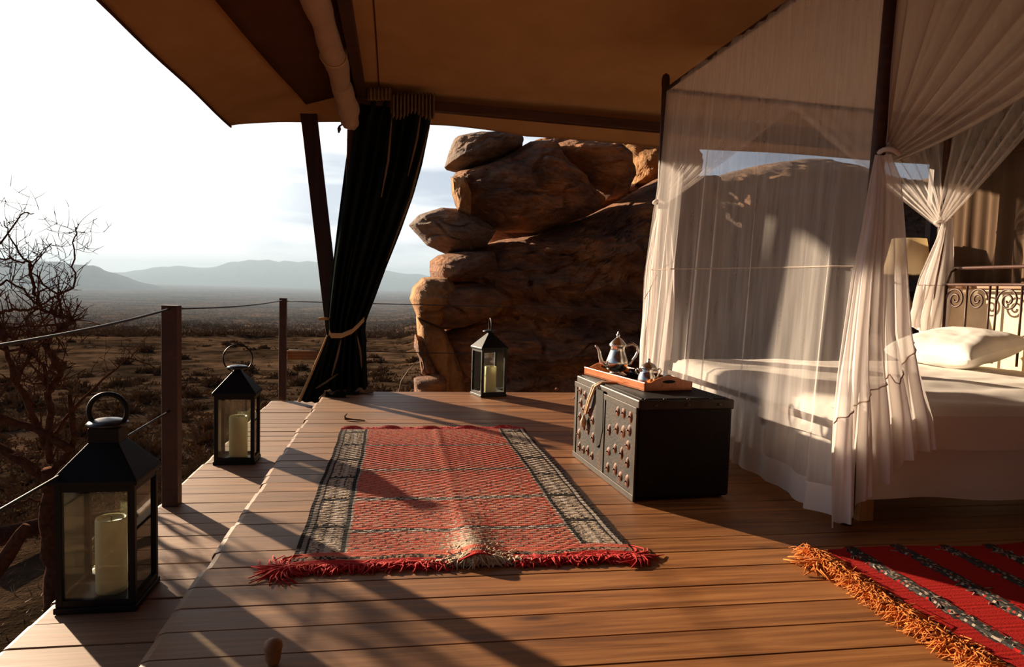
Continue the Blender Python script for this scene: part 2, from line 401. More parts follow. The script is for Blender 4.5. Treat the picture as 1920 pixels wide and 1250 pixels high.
# ================================================================== THE SETTING
# ---- terrain
def ground_z(x, y):
    dx = max(0.0, -1.6-x); dy = max(0.0, y-8.2)
    d = math.hypot(dx, dy*0.9)
    base = -1.45-0.10*d if d < 60 else -7.45-46*(1-math.exp(-(d-60)/700))
    base += 0.10*min(max(d-1, 0), 14)/14*fbm((x*0.35, y*0.35, 0), 1, 4)*2.0+min(d/120, 1)*2.4*fbm((x*0.02, y*0.02, 3), 1, 4)*min(1, 300/max(d, 1)+0.25)
    if x > 1.5: base += min((x-1.5)*0.18, 2.2)*min(1, max(0, y-8)/3)
    return base
def warp(u, a, b, k):                     # dense near zero
    s = lerp(-a, b, u); sg = 1 if s >= 0 else -1
    return sg*(math.exp(abs(s))-1)*k
gm = MB()
gm.grid(lambda u, v: (lambda x, y: (x, y, ground_z(x, y)))(-2+warp(u, 7.9, 6.2, 2.2), 3+warp(v, 2.2, 8.0, 2.2)), 170, 170)
struct(tag(gm.build('ground', M['ground'], loc=(-20, 40, -6), smooth=True), 'brown dry bush plain and slope below the deck', 'ground'))

# ---- hazy mountains
def ridge(name, label, prof, D, depth, seed, foot=-66.0):
    m = MB()
    n = 140; az0, az1 = prof[0][0], prof[-1][0]
    def fn(u, v):
        az = lerp(az0, az1, u); el, = interp(prof, az)
        top = H+D*math.tan(math.radians(el))
        jag = 1+0.10*fbm((az*0.9, seed, 0), 1, 5)
        s = (v-0.5)*2                     # -1 near foot, 0 crest, 1 far foot
        h = foot+(top-foot)*(1-abs(s)**1.25)*(jag if abs(s) < 0.6 else 1)
        h += (1-abs(s))*abs(s)*(top-foot)*0.55*fbm((az*1.7, s*2.5, seed+5), 1, 5)
        d = D+s*depth; a = math.radians(az)
        return (d*math.sin(a), d*math.cos(a), h)
    m.grid(fn, n, 25)
    return struct(tag(m.build(name, M['hill'], smooth=True), label, 'mountains'))
ridge('mountain_ridge', 'nearer hazy hill sloping down from the left behind the thorn tree', [(-62, 3.2), (-45, 2.2), (-32, 1.25), (-27, 0.95), (-24, 0.85), (-21.5, 0.62), (-20, 0.1), (-18.8, -0.35), (-17, -0.75), (-14, -1.1)], 4300, 1100, 1)
ridge('mountain_ridge', 'pale blue mountain range farthest across the plain', [(-26, -0.2), (-22, 0.1), (-19.8, 0.28), (-17.5, 0.78), (-15.7, 0.86), (-14, 0.82), (-12.6, 1.3), (-11.2, 1.55), (-10, 1.62), (-8, 1.5), (-6, 1.65), (-3, 1.45), (0, 0.95), (1.5, 0.85), (5, 0.7), (12, 0.9), (25, 0.6)], 8600, 1900, 2)

# ---- morning haze lying over the plain
hz = MB().box((-1500, 6210, 90), (16000, 12000, 330))
t = NT('valley_haze'); HD = 0.00019
vsn = t.n('ShaderNodeVolumeScatter', Density=HD, Anisotropy=0.2); vsn.inputs['Color'].default_value = (0.36, 0.49, 0.64, 1)
vab = t.n('ShaderNodeVolumeAbsorption', Density=HD); vab.inputs['Color'].default_value = (0.36, 0.49, 0.64, 1)
vad = t.n('ShaderNodeAddShader'); t.l(vsn.outputs[0], vad.inputs[0]); t.l(vab.outputs[0], vad.inputs[1])
t.l(vad.outputs[0], t.o.inputs['Volume'])
tag(hz.build('haze', t.m), 'pale blue haze hanging over the bush plain', 'haze', kind='stuff')

# ---- deck
PW = 0.172
fl = MB(); fl.box((2.86, 3.0, -0.185), (6.98, 8.9, 0.29))
floor = struct(fl.build('floor', M['joist'], loc=(2.36, 3.0, -0.33)))
def plank_mesh(name, L, wdt, th, mat, nose=0.028, seed=0):
    """a board along x from 0 to L with a rounded left end and eased edges, top at z=0"""
    r = random.Random(seed); b = 0.0025; yw = wdt/2
    prof = [(-yw, -th), (yw, -th), (yw, -b), (yw-b, 0), (-yw+b, 0), (-yw, -b)]
    secs = [(0.0, -nose*0.75), (nose*0.28, -nose*0.22), (nose, 0.0), (L, 0.0)]
    v = []; f = []
    for x, dz in secs:
        for y, z in prof: v.append((x, y, z if z <= -th+1e-6 else z+dz))
    n = len(prof)
    for i in range(len(secs)-1):
        for j in range(n): f.append((i*n+j, (i+1)*n+j, (i+1)*n+(j+1) % n, i*n+(j+1) % n))
    f.append(tuple(range(n))); f.append(tuple(3*n+j for j in range(n))[::-1])
    me = bpy.data.meshes.new(name); me.from_pydata(v, [], f); me.materials.append(mat); me.update(); return me
pm = [plank_mesh('plank', 7.08+0.01*i, PW-(0.0035, 0.005, 0.0028)[i], 0.034, M['deck'], 0.03, i) for i in range(3)]
ya = 2.33+PW/2
ys = [ya+PW*i for i in range(-20, 30) if ya+PW*i < 7.46]
fb = base_of(floor)
for i, y in enumerate(ys):
    o = bpy.data.objects.new('plank', pm[(i*7+i//4) % 3]); C.objects.link(o); o.parent = floor
    o.location = (-0.745+random.uniform(-0.012, 0.012)-fb[0], y-fb[1], random.uniform(-0.0015, 0.0015)-fb[2])
    o.rotation_euler = (random.uniform(-0.006, 0.006), 0, random.uniform(-0.0012, 0.0012))
# riser under the nosing
struct(MB().box((-0.66, 3.0, -0.09), (0.04, 8.9, 0.11)).build('trim_1', M['joist'], bevel=0.003))
# lower step
st = MB(); st.box((-0.99, 3.2, -0.30), (0.60, 9.2, 0.21))
step = struct(tag(st.build('deck_step', M['joist'], loc=(-0.99, 3.2, -0.42)), 'lower wooden step of boards along the open side of the deck', 'step'))
sb_ = base_of(step)
sm_ = [plank_mesh('plank', 0.63, 0.173, 0.034, M['step'], 0.02, i) for i in range(2)]
y = 2.57+0.09-0.18*12; i = 0
while y < 7.87:
    o = bpy.data.objects.new('plank', sm_[i % 2]); C.objects.link(o); o.parent = step
    o.location = (-1.325+random.uniform(-0.008, 0.008)-sb_[0], y-sb_[1], -0.15+random.uniform(-0.002, 0.002)-sb_[2])
    o.rotation_euler = (random.uniform(-0.01, 0.01), 0, random.uniform(-0.004, 0.004)); y += 0.18; i += 1

# ---- tent roof (ceiling)
EX, EYE_Y = -1.80, 8.03
def roof_z(x, y):
    d1 = max(x-EX, 0); d2 = max(EYE_Y-y, 0)
    a = 0.36*d1; b = 0.78*min(d2, 0.53)+0.16*max(d2-0.53, 0)
    kk = 0.16; h = max(kk-abs(a-b), 0)/kk
    m = min(a, b); m -= h*h*kk*0.25*min(1, m/0.2)
    m = min(m, 1.35-0.35*math.exp(-max(m-0.7, 0))) if m > 0.7 else m
    return 2.80+m+0.010*math.sin(x*2.1+y*1.3)*min(1, d1*2)
rm = MB()
def rf(u, v):
    x = lerp(EX, 7.4, u**1.15); y = lerp(-1.4, EYE_Y, 1-(1-v)**1.25)
    z = roof_z(x, y)
    z += max(0, 1-(EYE_Y-y)/0.6)*(0.01+0.10*math.sin(max(0, min(1, (x+1.8)/3.2))*PI)**0.7+0.085*max(0, min(1, (x+1.0)/1.6)))
    if u < 0.001: z += 0.006*math.sin(y*3.1)
    return (x, y, z)
rm.grid(rf, 90, 80)
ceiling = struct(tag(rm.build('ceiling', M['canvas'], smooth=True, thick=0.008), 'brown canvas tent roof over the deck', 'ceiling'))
bm_ = MB()                                     # rolled hem along the open edges
bm_.tube([(EX, lerp(-1.4, EYE_Y, i/30), roof_z(EX, 0)-0.004+0.006*math.sin(lerp(-1.4, EYE_Y, i/30)*3.1)) for i in range(31)], 0.012, 6)
bm_.build('hem', M['canvasdark'], ceiling, smooth=True)
sm2 = MB(); sm2.tube([(-0.22, y_, roof_z(-0.22, y_)-0.012) for y_ in np.linspace(-1, 7.5, 40)], 0.006, 5)
sm2.build('seam', M['canvasdark'], ceiling, smooth=True)
# ---- right wall of canvas with folds, far rail, back wall
wr = MB()
def wfn(u, v):
    y = lerp(-1.3, 6.38, u); z = lerp(0.0, roof_z(5.45, y)-0.02 if v > 0.99 else 3.2, v)
    z = lerp(0.0, roof_z(5.45, y)-0.01, v)
    fold = 0.035*math.sin(y*21+1.2*math.sin(y*4.0))+0.02*math.sin(y*47)
    return (5.47+fold*(1-0.6*v), y, z)
wr.grid(wfn, 420, 10)
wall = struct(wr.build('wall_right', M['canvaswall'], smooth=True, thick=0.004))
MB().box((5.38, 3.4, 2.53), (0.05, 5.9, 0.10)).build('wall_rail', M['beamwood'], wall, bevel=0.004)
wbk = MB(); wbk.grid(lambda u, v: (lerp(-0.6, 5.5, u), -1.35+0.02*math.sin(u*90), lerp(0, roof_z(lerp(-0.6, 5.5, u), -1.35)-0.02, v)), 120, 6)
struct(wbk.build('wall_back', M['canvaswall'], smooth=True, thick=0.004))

# ---- timber frame of the tent
def timber(name, label, p, q, wd, th, mat='darkwood', up=(0, 0, 1), cat='beam'):
    o = MB().beam(p, q, wd, th, up).build(name, M[mat], bevel=0.005); return tag(o, label, cat)
timber('roof_beam', 'long dark timber roof beam above the rocks at the far end', (-0.55, 7.55, 3.06), (7.3, 7.55, 2.90), 0.10, 0.10, 'beamwood')
timber('tent_post', 'dark upright tent post partly hidden behind the tied curtain', (-0.52, 7.66, 0.0), (-0.50, 7.62, 3.06), 0.085, 0.085, 'darkwood', (0, 1, 0), 'post')
timber('roof_strut', 'slanting dark brown strut left of the tied curtain', (-0.595, 7.98, -0.12), (-1.005, 7.94, 3.19), 0.175, 0.05, 'darkwood', (0, 1, 0), 'strut')
timber('tent_post', 'dark tent post at the far right corner beside the canvas wall', (6.35, 7.5, -0.33), (6.35, 7.5, 2.95), 0.09, 0.09, 'darkwood', (0, 1, 0), 'post')
timber('roof_beam', 'dark roof beam beside the rolled canvas overhead', (-0.40, -1.2, 3.20), (-0.40, 7.5, 3.12), 0.09, 0.10, 'beamwood')
# inner panel between eave and rolled wall; dimmer light put into its dark colour
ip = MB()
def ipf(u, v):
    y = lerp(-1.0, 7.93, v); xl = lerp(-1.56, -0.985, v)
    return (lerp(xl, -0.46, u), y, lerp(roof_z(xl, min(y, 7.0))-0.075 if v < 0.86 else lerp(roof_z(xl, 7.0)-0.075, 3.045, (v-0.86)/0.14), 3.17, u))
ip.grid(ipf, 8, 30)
tag(ip.build('canvas_flap', M['canvasdark'], thick=0.02, smooth=True), 'inner canvas panel coloured dark brown for its shade overhead left of the rolled wall', 'flap')

# ---- rolled up canvas wall
ro = thing('canvas_roll', (-0.63, 4.0, 2.9), 'rolled up tan canvas side wall hanging under the roof', 'canvas')
rp = MB(); pts = []; rad = []
for i in range(60):
    y_ = lerp(-1.0, 7.72, i/59)
    pts.append((-0.575+0.012*math.sin(y_*2.1)+0.005*math.sin(y_*6), y_, 3.09+0.012*math.sin(y_*2.3+1)-(0.10*max(0, (y_-6.8)))))
    rad.append(0.100+0.009*math.sin(y_*4.2)+0.004*math.sin(y_*11)-0.02*max(0, y_-6.9))
rp.tube(pts, rad, 14); rp.build('rolled_cloth', M['canvasroll'], ro, smooth=True)
# drooping end of the roll against the post
rq = MB(); a0, a1, a2 = atY(640, 165, 7.5), atY(660, 215, 7.5), atY(655, 242, 7.5)
a9 = np.array(pts[-6])
rq.tube([lerp(lerp(a9, a1, u), lerp(a1, a2, u), u) for u in np.linspace(0, 1, 14)], [0.088+0.03*math.sin(PI*u)+0.01*math.sin(u*17)-0.025*u for u in np.linspace(0, 1, 14)], 16); rq.build('roll_end', M['canvasroll'], ro, smooth=True)
for y_ in (2.2, 4.4, 6.3):
    j = min(range(60), key=lambda q: abs(pts[q][1]-y_)); P = Vector(pts[j])
    MB().tube([P+Vector((math.cos(a)*(rad[j]+.006), 0, math.sin(a)*(rad[j]+.006))) for a in np.linspace(0, 2*PI, 17)[:-1]], 0.008, 6, True).build('tie', M['tantape'], ro, smooth=True)
kn = MB(); a = atY(637, 238, 7.45); kn.tube([a+(0.09, 0.03, .05), a+(0.04, 0.01, .04), a+(0, 0, .01), a-(0.005, 0, .02), a-(0.01, 0, .06)], [.006, .006, .010, .02, .008], 8); kn.build('toggle', M['darkwood'], ro, smooth=True)

# ================================================================== ROCKS
def boulder(label, poly, Y, depth, mat='rock', seed=0, blocky=0.55, disp=0.10, back=1.0, name='boulder', nu=120, nv=46, strata=2.5, tilt=0.0, hf=1.0):
    """a boulder whose outline seen from the deck is given by sighted directions, at distance Y, with its own depth"""
    P = [atY(x, y, Y) for x, y in poly]
    P = np.array([(p[0], p[2]) for p in P]); c = P.mean(0)
    seg = np.linalg.norm(np.roll(P, -1, 0)-P, axis=1); cum = np.concatenate([[0], np.cumsum(seg)])
    def outl(t_):
        s = (t_ % 1)*cum[-1]; i = min(int(np.searchsorted(cum, s, 'right')-1), len(P)-1)
        k_ = (s-cum[i])/max(seg[i], 1e-9); return P[i]*(1-k_)+P[(i+1) % len(P)]*k_
    O = [outl(i/nu) for i in range(nu)]
    O = [(O[i-1]*0.2+O[i]*0.6+O[(i+1) % nu]*0.2) for i in range(nu)]
    m = MB(); size = np.ptp(P, axis=0).max(); NO = 240
    O = [outl(i/NO) for i in range(NO)]
    O = [(O[i-1]*0.25+O[i]*0.5+O[(i+1) % NO]*0.25) for i in range(NO)]
    ng = max(24, min(90, int(size*38)))
    def pt(a, b_, sgn):
        if a == 0 and b_ == 0: r_, th = 0.0, 0.0
        elif abs(a) > abs(b_): r_, th = abs(a), (PI/4)*(b_/a)+(0 if a > 0 else PI)
        else: r_, th = abs(b_), PI/2-(PI/4)*(a/b_)+(0 if b_ > 0 else PI)
        f_ = (th/(2*PI) % 1)*NO; i = int(f_) % NO; fr_ = f_-int(f_); o_ = O[i]*(1-fr_)+O[(i+1) % NO]*fr_
        s_ = r_; q = c+(o_-c)*s_
        yy = sgn*max(0, 1-s_**(1/blocky))**0.55*depth*(back if sgn > 0 else 1)
        p = Vector((q[0], Y+yy, q[1]))
        g = Vector((p.x*hf+seed*3.7, p.y*hf+seed, p.z))
        w_ = Vector((fbm(g, 1.3, 3), fbm(g+Vector((9, 2, 4)), 1.3, 3), fbm(g+Vector((3, 7, 1)), 1.3, 3)))*0.25
        cell = mnoise.voronoi(Vector(((g.x+w_.x)*0.9, (g.y+w_.y)*0.9, (g.z+w_.z)*strata)), distance_metric='DISTANCE')[0]
        crack = max(0.0, 1-(cell[1]-cell[0])/0.16)
        n_ = fbm(Vector((g.x*1.1, g.y*1.1, g.z*strata)), 0.9, 5)
        ledge = math.sin((g.z+0.35*w_.z+0.12*n_)*strata*4.2); ledge = math.copysign(abs(ledge)**0.6, ledge)
        n3 = fbm(Vector((g.x*3, g.y*3, g.z*strata*3)), 1.5, 4)
        amp = disp*(0.35+0.65*(1-s_**6))
        dirv = Vector((q[0]-c[0], yy*0.9+sgn*0.3*size, q[1]-c[1])).normalized()
        return p+Vector((dirv.x*0.3, dirv.y, dirv.z*0.3))*amp*(n_*1.1+cell[0]*0.8+ledge*0.28+n3*0.35-crack*0.75)
    for sgn in (-1, 1):
        k_ = ng if sgn < 0 else ng//2
        m.grid(lambda u, v: pt((2*u-1)*sgn*-1, 2*v-1, sgn), k_, k_)
    return tag(m.build(name, M[mat], smooth=False), label, 'rock')
boulder('flat grey slab of rock on top of the rock stack', [(833, 315), (840, 290), (852, 262), (895, 253), (960, 255), (979, 262), (978, 284), (950, 292), (905, 312), (868, 322)], 12.6, 0.9, 'rockgrey', 1, 0.5, 0.12)
boulder('large red-brown boulder at the centre top of the rock stack', [(846, 350), (852, 325), (905, 312), (955, 290), (985, 272), (1030, 266), (1050, 290), (1075, 315), (1105, 350), (1135, 375), (1120, 395), (1060, 420), (1000, 436), (950, 436), (920, 432), (880, 405), (855, 388)], 12.5, 1.15, 'rock', 2, 0.45, 0.16)
boulder('rounded dark boulder right of the big central one on the stack', [(1036, 275), (1060, 265), (1110, 268), (1150, 275), (1178, 300), (1184, 335), (1165, 372), (1135, 376), (1100, 350), (1070, 318), (1040, 295)], 12.8, 1.1, 'rock', 3, 0.5, 0.12)
boulder('pointed flat rock slab jutting left from the middle of the stack', [(766, 422), (785, 404), (825, 390), (860, 392), (895, 405), (930, 432), (912, 460), (872, 475), (838, 478), (800, 460)], 12.3, 0.9, 'rockgrey', 4, 0.55, 0.10)
boulder('thin rock cap just under the canvas behind the stack', [(1000, 264), (1060, 258), (1140, 262), (1155, 300), (1060, 320), (1005, 300)], 13.4, 0.9, 'rock', 5, 0.6, 0.06)
boulder('orange sunlit rock at the upper right of the stack beside the net', [(1155, 272), (1230, 262), (1300, 268), (1310, 330), (1230, 350), (1190, 345), (1183, 300)], 13.6, 0.9, 'rocksunlit', 6, 0.5, 0.15)
boulder('huge dark base rock carrying the whole stack', [(806, 490), (850, 475), (930, 452), (1010, 440), (1090, 412), (1160, 375), (1230, 335), (1340, 330), (1360, 500), (1350, 770), (1200, 830), (930, 830), (850, 770), (822, 690), (812, 620), (808, 545)], 13.0, 1.7, 'rock', 7, 0.38, 0.22, 1.0, nu=170, nv=70)
boulder('sunlit orange ledge on the left shoulder of the base rock', [(806, 490), (820, 478), (870, 470), (925, 470), (935, 500), (905, 530), (860, 534), (815, 540), (806, 515)], 12.0, 0.9, 'rock', 8, 0.4, 0.13)
boulder('protruding rock ledge above the lowest part of the base rock', [(785, 545), (800, 535), (860, 528), (925, 532), (960, 560), (930, 590), (870, 612), (815, 620), (790, 590)], 11.8, 0.95, 'rock', 9, 0.4, 0.12)
boulder('squarish orange sunlit rock block at the upper left edge of the base rock', [(768, 560), (774, 538), (792, 520), (838, 518), (858, 540), (856, 582), (822, 614), (782, 596)], 11.6, 0.7, 'rocksunlit', 10, 0.26, 0.12, strata=1.6)
boulder('slanting orange sunlit rock slab running down to the deck edge', [(780, 592), (824, 604), (846, 640), (872, 700), (874, 748), (832, 748), (802, 676), (784, 640)], 11.7, 0.55, 'rocksunlit', 18, 0.22, 0.10, strata=1.3, hf=1.5)
boulder('thin broken rock splinter at the lower left of the stack', [(778, 625), (800, 640), (822, 690), (826, 720), (806, 716), (790, 700), (786, 672), (776, 650)], 11.4, 0.3, 'rock', 15, 0.40, 0.09, strata=0.9, hf=3.0)
boulder('flake coloured orange as the sun highlight at the left end of the large central boulder', [(845, 332), (868, 326), (884, 365), (882, 404), (858, 394), (847, 362)], 11.9, 0.35, 'rocksunlit', 16, 0.38, 0.13, strata=0.9, hf=2.2)  # added flake, its colour carries the sun highlight
boulder('dark rock filling the crevice beneath the large central boulder', [(880, 400), (940, 420), (1050, 400), (1130, 370), (1190, 340), (1240, 330), (1240, 480), (930, 490), (915, 468)], 14.2, 0.8, 'rock', 14, 0.4, 0.1)
boulder('small squared rock block at the deck edge below the stack', [(776, 708), (800, 704), (826, 700), (838, 712), (838, 745), (778, 745)], 11.2, 0.3, 'rock', 11, 0.35, 0.05)
boulder('wide dark lower rock slab behind the far lantern', [(820, 625), (900, 600), (1010, 590), (1130, 600), (1250, 620), (1260, 830), (860, 830), (845, 700)], 11.9, 1.0, 'rock', 12, 0.32, 0.18, nu=150, nv=60)
boulder('big grey rock face behind the bed seen through the net', [(1290, 345), (1345, 330), (1430, 308), (1510, 299), (1600, 330), (1690, 345), (1760, 330), (1840, 380), (1860, 560), (1840, 800), (1300, 800), (1270, 560)], 14.5, 2.0, 'rockgrey', 13, 0.35, 0.2, nu=160, nv=60)

# ================================================================== RAILING
def post(label, x, y, z0, z1, wd):
    return tag(MB().box((x, y, (z0+z1)/2), (wd, wd, z1-z0)).build('railing_post', M['postmetal'], bevel=0.004), label, 'post', 'railing posts')
post('near brown steel railing post standing behind the front lantern', -1.25, 4.17, -0.15, 0.995, 0.085)
post('far brown steel railing post at the end of the step', -1.215, 7.86, -0.15, 0.965, 0.075)
post('railing post beyond the left edge of the picture', -1.25, 0.6, -0.15, 0.99, 0.085)
def cable(label, p, q, sag=0.02, r=0.006):
    p, q = np.array(p), np.array(q)
    return tag(MB().tube([lerp(p, q, u)-np.array((0, 0, 4*sag*u*(1-u))) for u in np.linspace(0, 1, 17)], r, 6).build('railing_cable', M['cable'], smooth=True), label, 'cable', 'railing cables')
cable('upper railing cable from the near post to the left edge', (-1.25, 4.13, 0.975), (-1.25, 0.64, 0.96), 0.05)
cable('lower railing cable from the near post to the left edge', (-1.25, 4.13, 0.40), (-1.25, 0.64, 0.39), 0.01)
cable('upper railing cable between the near and far posts', (-1.25, 4.21, 0.975), (-1.215, 7.83, 0.94), 0.02)
cable('upper railing cable across the front of the rocks', (-1.18, 7.88, 0.93), (5.4, 7.62, 0.96), 0.01, 0.005)
cable('lower railing cable across the front of the rocks', (-1.18, 7.88, 0.40), (5.4, 7.62, 0.40), 0.01, 0.005)
tag(MB().beam((-1.18, 7.92, 0.335), (-0.45, 7.92, 0.345), 0.035, 0.10).build('railing_board', M['railwood'], bevel=0.005), 'short light wooden rail between the far post and the curtain', 'rail')

# ================================================================== CURTAIN
cu = thing('curtain', (-0.35, 7.6, 0), 'dark green curtain tied back at the corner of the deck', 'curtain')
edges = [(186, 668, 812), (230, 655, 806), (300, 648, 792), (360, 640, 775), (430, 631, 750), (500, 623, 722), (560, 617, 700), (600, 614, 684), (622, 614, 681), (640, 610, 683), (680, 598, 684), (720, 590, 686), (745, 585, 686)]
def curt(u, v, Yb=7.58, off=0.0):
    y_ = lerp(186, 738, v); xl, xr = interp(edges, y_)
    if v > 0.8: y_ += 10*(1-u)*(v-0.8)/0.2
    p = atY(lerp(xl, xr, u), y_, Yb)
    wdt = abs(xr-xl)/140
    k_ = 7
    d = (0.055*(1-0.35*wdt)+0.02)*math.sin(2*PI*k_*u+0.8*math.sin(v*3))+0.03*math.sin(2*PI*3*u+1+2*v)
    d += 0.07*math.sin(PI*u)*-1
    return (p[0], p[1]+d+off, max(p[2], 0.012))
cm = MB(); cm.grid(curt, 120, 70); cm.build('front_cloth', M['curtain'], cu, smooth=True, thick=0.006)
cm = MB(); cm.grid(lambda u, v: (lambda p: (p[0]+0.012*(u-.5), p[1], p[2]))(curt(u, v, 7.58, 0.22-0.10*math.sin(PI*u))), 80, 50); cm.build('back_cloth', M['curtain'], cu, smooth=True, thick=0.006)
# left tail that spills past the deck edge onto the step
tl = MB()
def tail(u, v):
    y_ = lerp(628, 752, v)
    xl = lerp(614, 561, v**1.05); xr = lerp(640, 600, v)
    p = atY(lerp(xl, xr, u), y_+3*u, 7.52); return (p[0], p[1]+0.035*math.sin(u*14), max(p[2], -0.142))
tl.grid(tail, 30, 24); tl.build('tail_cloth', M['curtain'], cu, smooth=True, thick=0.008)
tl = MB(); tl.tube([np.array(tail(0.0, v))+(0, -0.02, 0) for v in np.linspace(0, 1, 14)], [0.008+0.010*v for v in np.linspace(0, 1, 14)], 8); tl.build('edge_binding', M['tantape'], cu, smooth=True)
# gathered tan heading
hd = MB(); hd.grid(lambda u, v: (lambda p: (p[0], p[1]-0.04+0.03*math.sin(u*75), p[2]+0.02*math.sin(u*75+1)))(atY(lerp(733, 814, u), lerp(178, 218+6*math.sin(u*9), v), 7.46)), 110, 6)
hd.build('heading', M['ruffle'], cu, smooth=True, thick=0.006)
hd = MB(); hd.grid(lambda u, v: (lambda p: (p[0], p[1]-0.03+0.02*math.sin(u*40), p[2]))(atY(lerp(690, 735, u), lerp(166, 190, v), 7.46)), 40, 5); hd.build('heading', M['ruffle'], cu, smooth=True, thick=0.006)
# tie band
tb = [(608, 598), (616, 604), (617, 622), (621, 629), (640, 629), (660, 621), (672, 610), (683, 598)]
tm = MB(); tm.grid(lambda u, v: (lambda p: (p[0], p[1], p[2]+lerp(-0.026, 0.026, v)))(atY(*interp([(i/5, *q) for i, q in enumerate(tb[2:])], u), 7.40)), 26, 3)
tm.build('tie_band', M['tantape'], cu, smooth=True, thick=0.006)
a = atY(607, 598, 7.5); MB().tube([a-(0.05, 0, 0), a+(0.02, 0, 0.005), a+(0.06, 0.03, 0)], [0.018, 0.014, 0.01], 8).build('tie_knot', M['tantape'], cu, smooth=True)
for pth in ([(790, 205), (782, 260), (765, 330)], [(735, 215), (728, 300), (715, 370)], [(640, 636), (632, 670), (622, 705)], [(670, 630), (676, 660), (678, 690)], [(592, 728), (612, 716), (634, 700)], [(806, 232), (770, 370), (725, 490)]):
    q = [atY(*interp([(i/2, *z) for i, z in enumerate(pth)], u), 7.42) for u in np.linspace(0, 1, 9)]
    tm = MB(); tm.tube(q, [0.004+0.008*math.sin(PI*i/8) for i in range(9)], 6); tm.build('edge_tape', M['ruffle'], cu, smooth=True)
for bx, by in ((655, 728), (683, 722), (630, 733)):
    q = atz(bx, by+8, 0.02); q[1] = min(q[1], 7.36)
    tm = MB(); tm.grid(lambda u, v: (q[0]+lerp(-.10, .10, u), q[1]+lerp(-.05, .06, v), 0.012+0.05*math.sin(PI*v)*(0.6+0.4*math.sin(u*11+bx))), 16, 8); tm.build('pooled_cloth', M['ruffle'] if bx == 683 else M['curtain'], cu, smooth=True, thick=0.006)

# ================================================================== LANTERNS + CANDLES
def lantern(label, c, w_, d_, hb, hr, rz, style, ring_r, ring_rot):
    """c base centre; w_, d_ base size; hb body height; hr roof height"""
    L = thing('lantern', c, label, 'lantern', 'glass lanterns on the deck')
    co, si = math.cos(rz), math.sin(rz)
    def W(x, y, z): return (c[0]+x*co-y*si, c[1]+x*si+y*co, c[2]+z)
    pt = 0.026
    b = MB(); b.box(W(0, 0, 0.0125), (w_+0.012, d_+0.012, 0.025), rz); b.build('base', M['black'], L, bevel=0.004)
    b = MB(); b.box(W(0, 0, 0.029), (w_-0.04, d_-0.04, 0.008), rz); b.build('floor_plate', M['blackin'], L)
    for sx in (-1, 1):
        for sy in (-1, 1):
            b = MB(); b.box(W(sx*(w_-pt)/2, sy*(d_-pt)/2, hb/2+0.012), (pt, pt, hb-0.024), rz); b.build('corner_post', M['black'], L, bevel=0.003)
    for s, ax in ((-1, 0), (1, 0), (-1, 1), (1, 1)):
        for zz in (0.037, hb-0.013):
            b = MB()
            if ax == 0: b.box(W(0, s*(d_-pt*0.7)/2, zz), (w_-2*pt, pt*0.6, 0.026), rz)
            else: b.box(W(s*(w_-pt*0.7)/2, 0, zz), (pt*0.6, d_-2*pt, 0.026), rz)
            b.build('frame_bar', M['black'], L)
        b = MB()
        if ax == 0: b.box(W(0, s*(d_/2-pt/2), hb/2), (w_-2*pt, 0.003, hb-0.07), rz)
        else: b.box(W(s*(w_/2-pt/2), 0, hb/2), (0.003, d_-2*pt, hb-0.07), rz)
        b.build('glass_pane', M['glass'], L)
    # hipped metal roof
    ex, ey = w_/2+0.012, d_/2+0.012
    tx, ty = (0.055, 0.05) if style == 'box' else (0.018, 0.016)
    v = []
    for x, y_, z in ((ex, ey, hb), (ex, ey, hb+0.018), (tx, ty, hb+hr)):
        for sx, sy in ((-1, -1), (1, -1), (1, 1), (-1, 1)): v.append(W(sx*x, sy*y_, z))
    b = MB(); b.add(v, [(3, 2, 1, 0), (8, 9, 10, 11)]+[(k*4+j, k*4+(j+1) % 4, k*4+4+(j+1) % 4, k*4+4+j) for k in (0, 1) for j in range(4)])
    b.build('roof', M['black'], L, bevel=0.004)
    zt = hb+hr
    if style == 'box':
        b = MB(); b.box(W(0, 0, zt+0.028), (0.112, 0.10, 0.06), rz); b.build('chimney', M['black'], L, bevel=0.003)
        b = MB(); b.lathe([(0.072, 0), (0.078, 0.006), (0.07, 0.014), (0.045, 0.024), (0.0, 0.03)], W(0, 0, zt+0.062), 28); b.build('cap', M['capmetal'], L, smooth=True); zc = zt+0.06
    else:
        b = MB(); b.lathe([(0.02, 0), (0.02, 0.012), (0.075, 0.016), (0.078, 0.022), (0.055, 0.034), (0.0, 0.040)], W(0, 0, zt-0.008), 28); b.build('cap', M['capmetal'], L, smooth=True); zc = zt-0.002
    # ring handle
    pts_ = []; th = 0.011 if style == 'box' else 0.005
    for a in np.linspace(-0.36*PI, 1.36*PI, 33):
        x = ring_r*math.cos(a); z = ring_r*math.sin(a)
        pts_.append(W(x*math.cos(ring_rot), x*math.sin(ring_rot), zc+ring_r*0.80+z))
    b = MB()
    if style == 'box':
        b.tube(pts_, [0.010]*33, 10)
    else: b.tube(pts_, th, 8)
    b.build('ring_handle', M['black'], L, smooth=True)
    for s in (-1, 1):
        b = MB(); e_ = pts_[0] if s > 0 else pts_[-1]
        b.tube([e_, W(s*0.045*math.cos(ring_rot), s*0.045*math.sin(ring_rot), zc-0.012)], 0.008 if style == 'box' else 0.005, 8); b.build('handle_lug', M['black'], L, smooth=True)
    return L
M['capmetal'] = simple('worn_black_metal', (0.05, 0.05, 0.052), 0.28, 0.7, 0.2, 30)
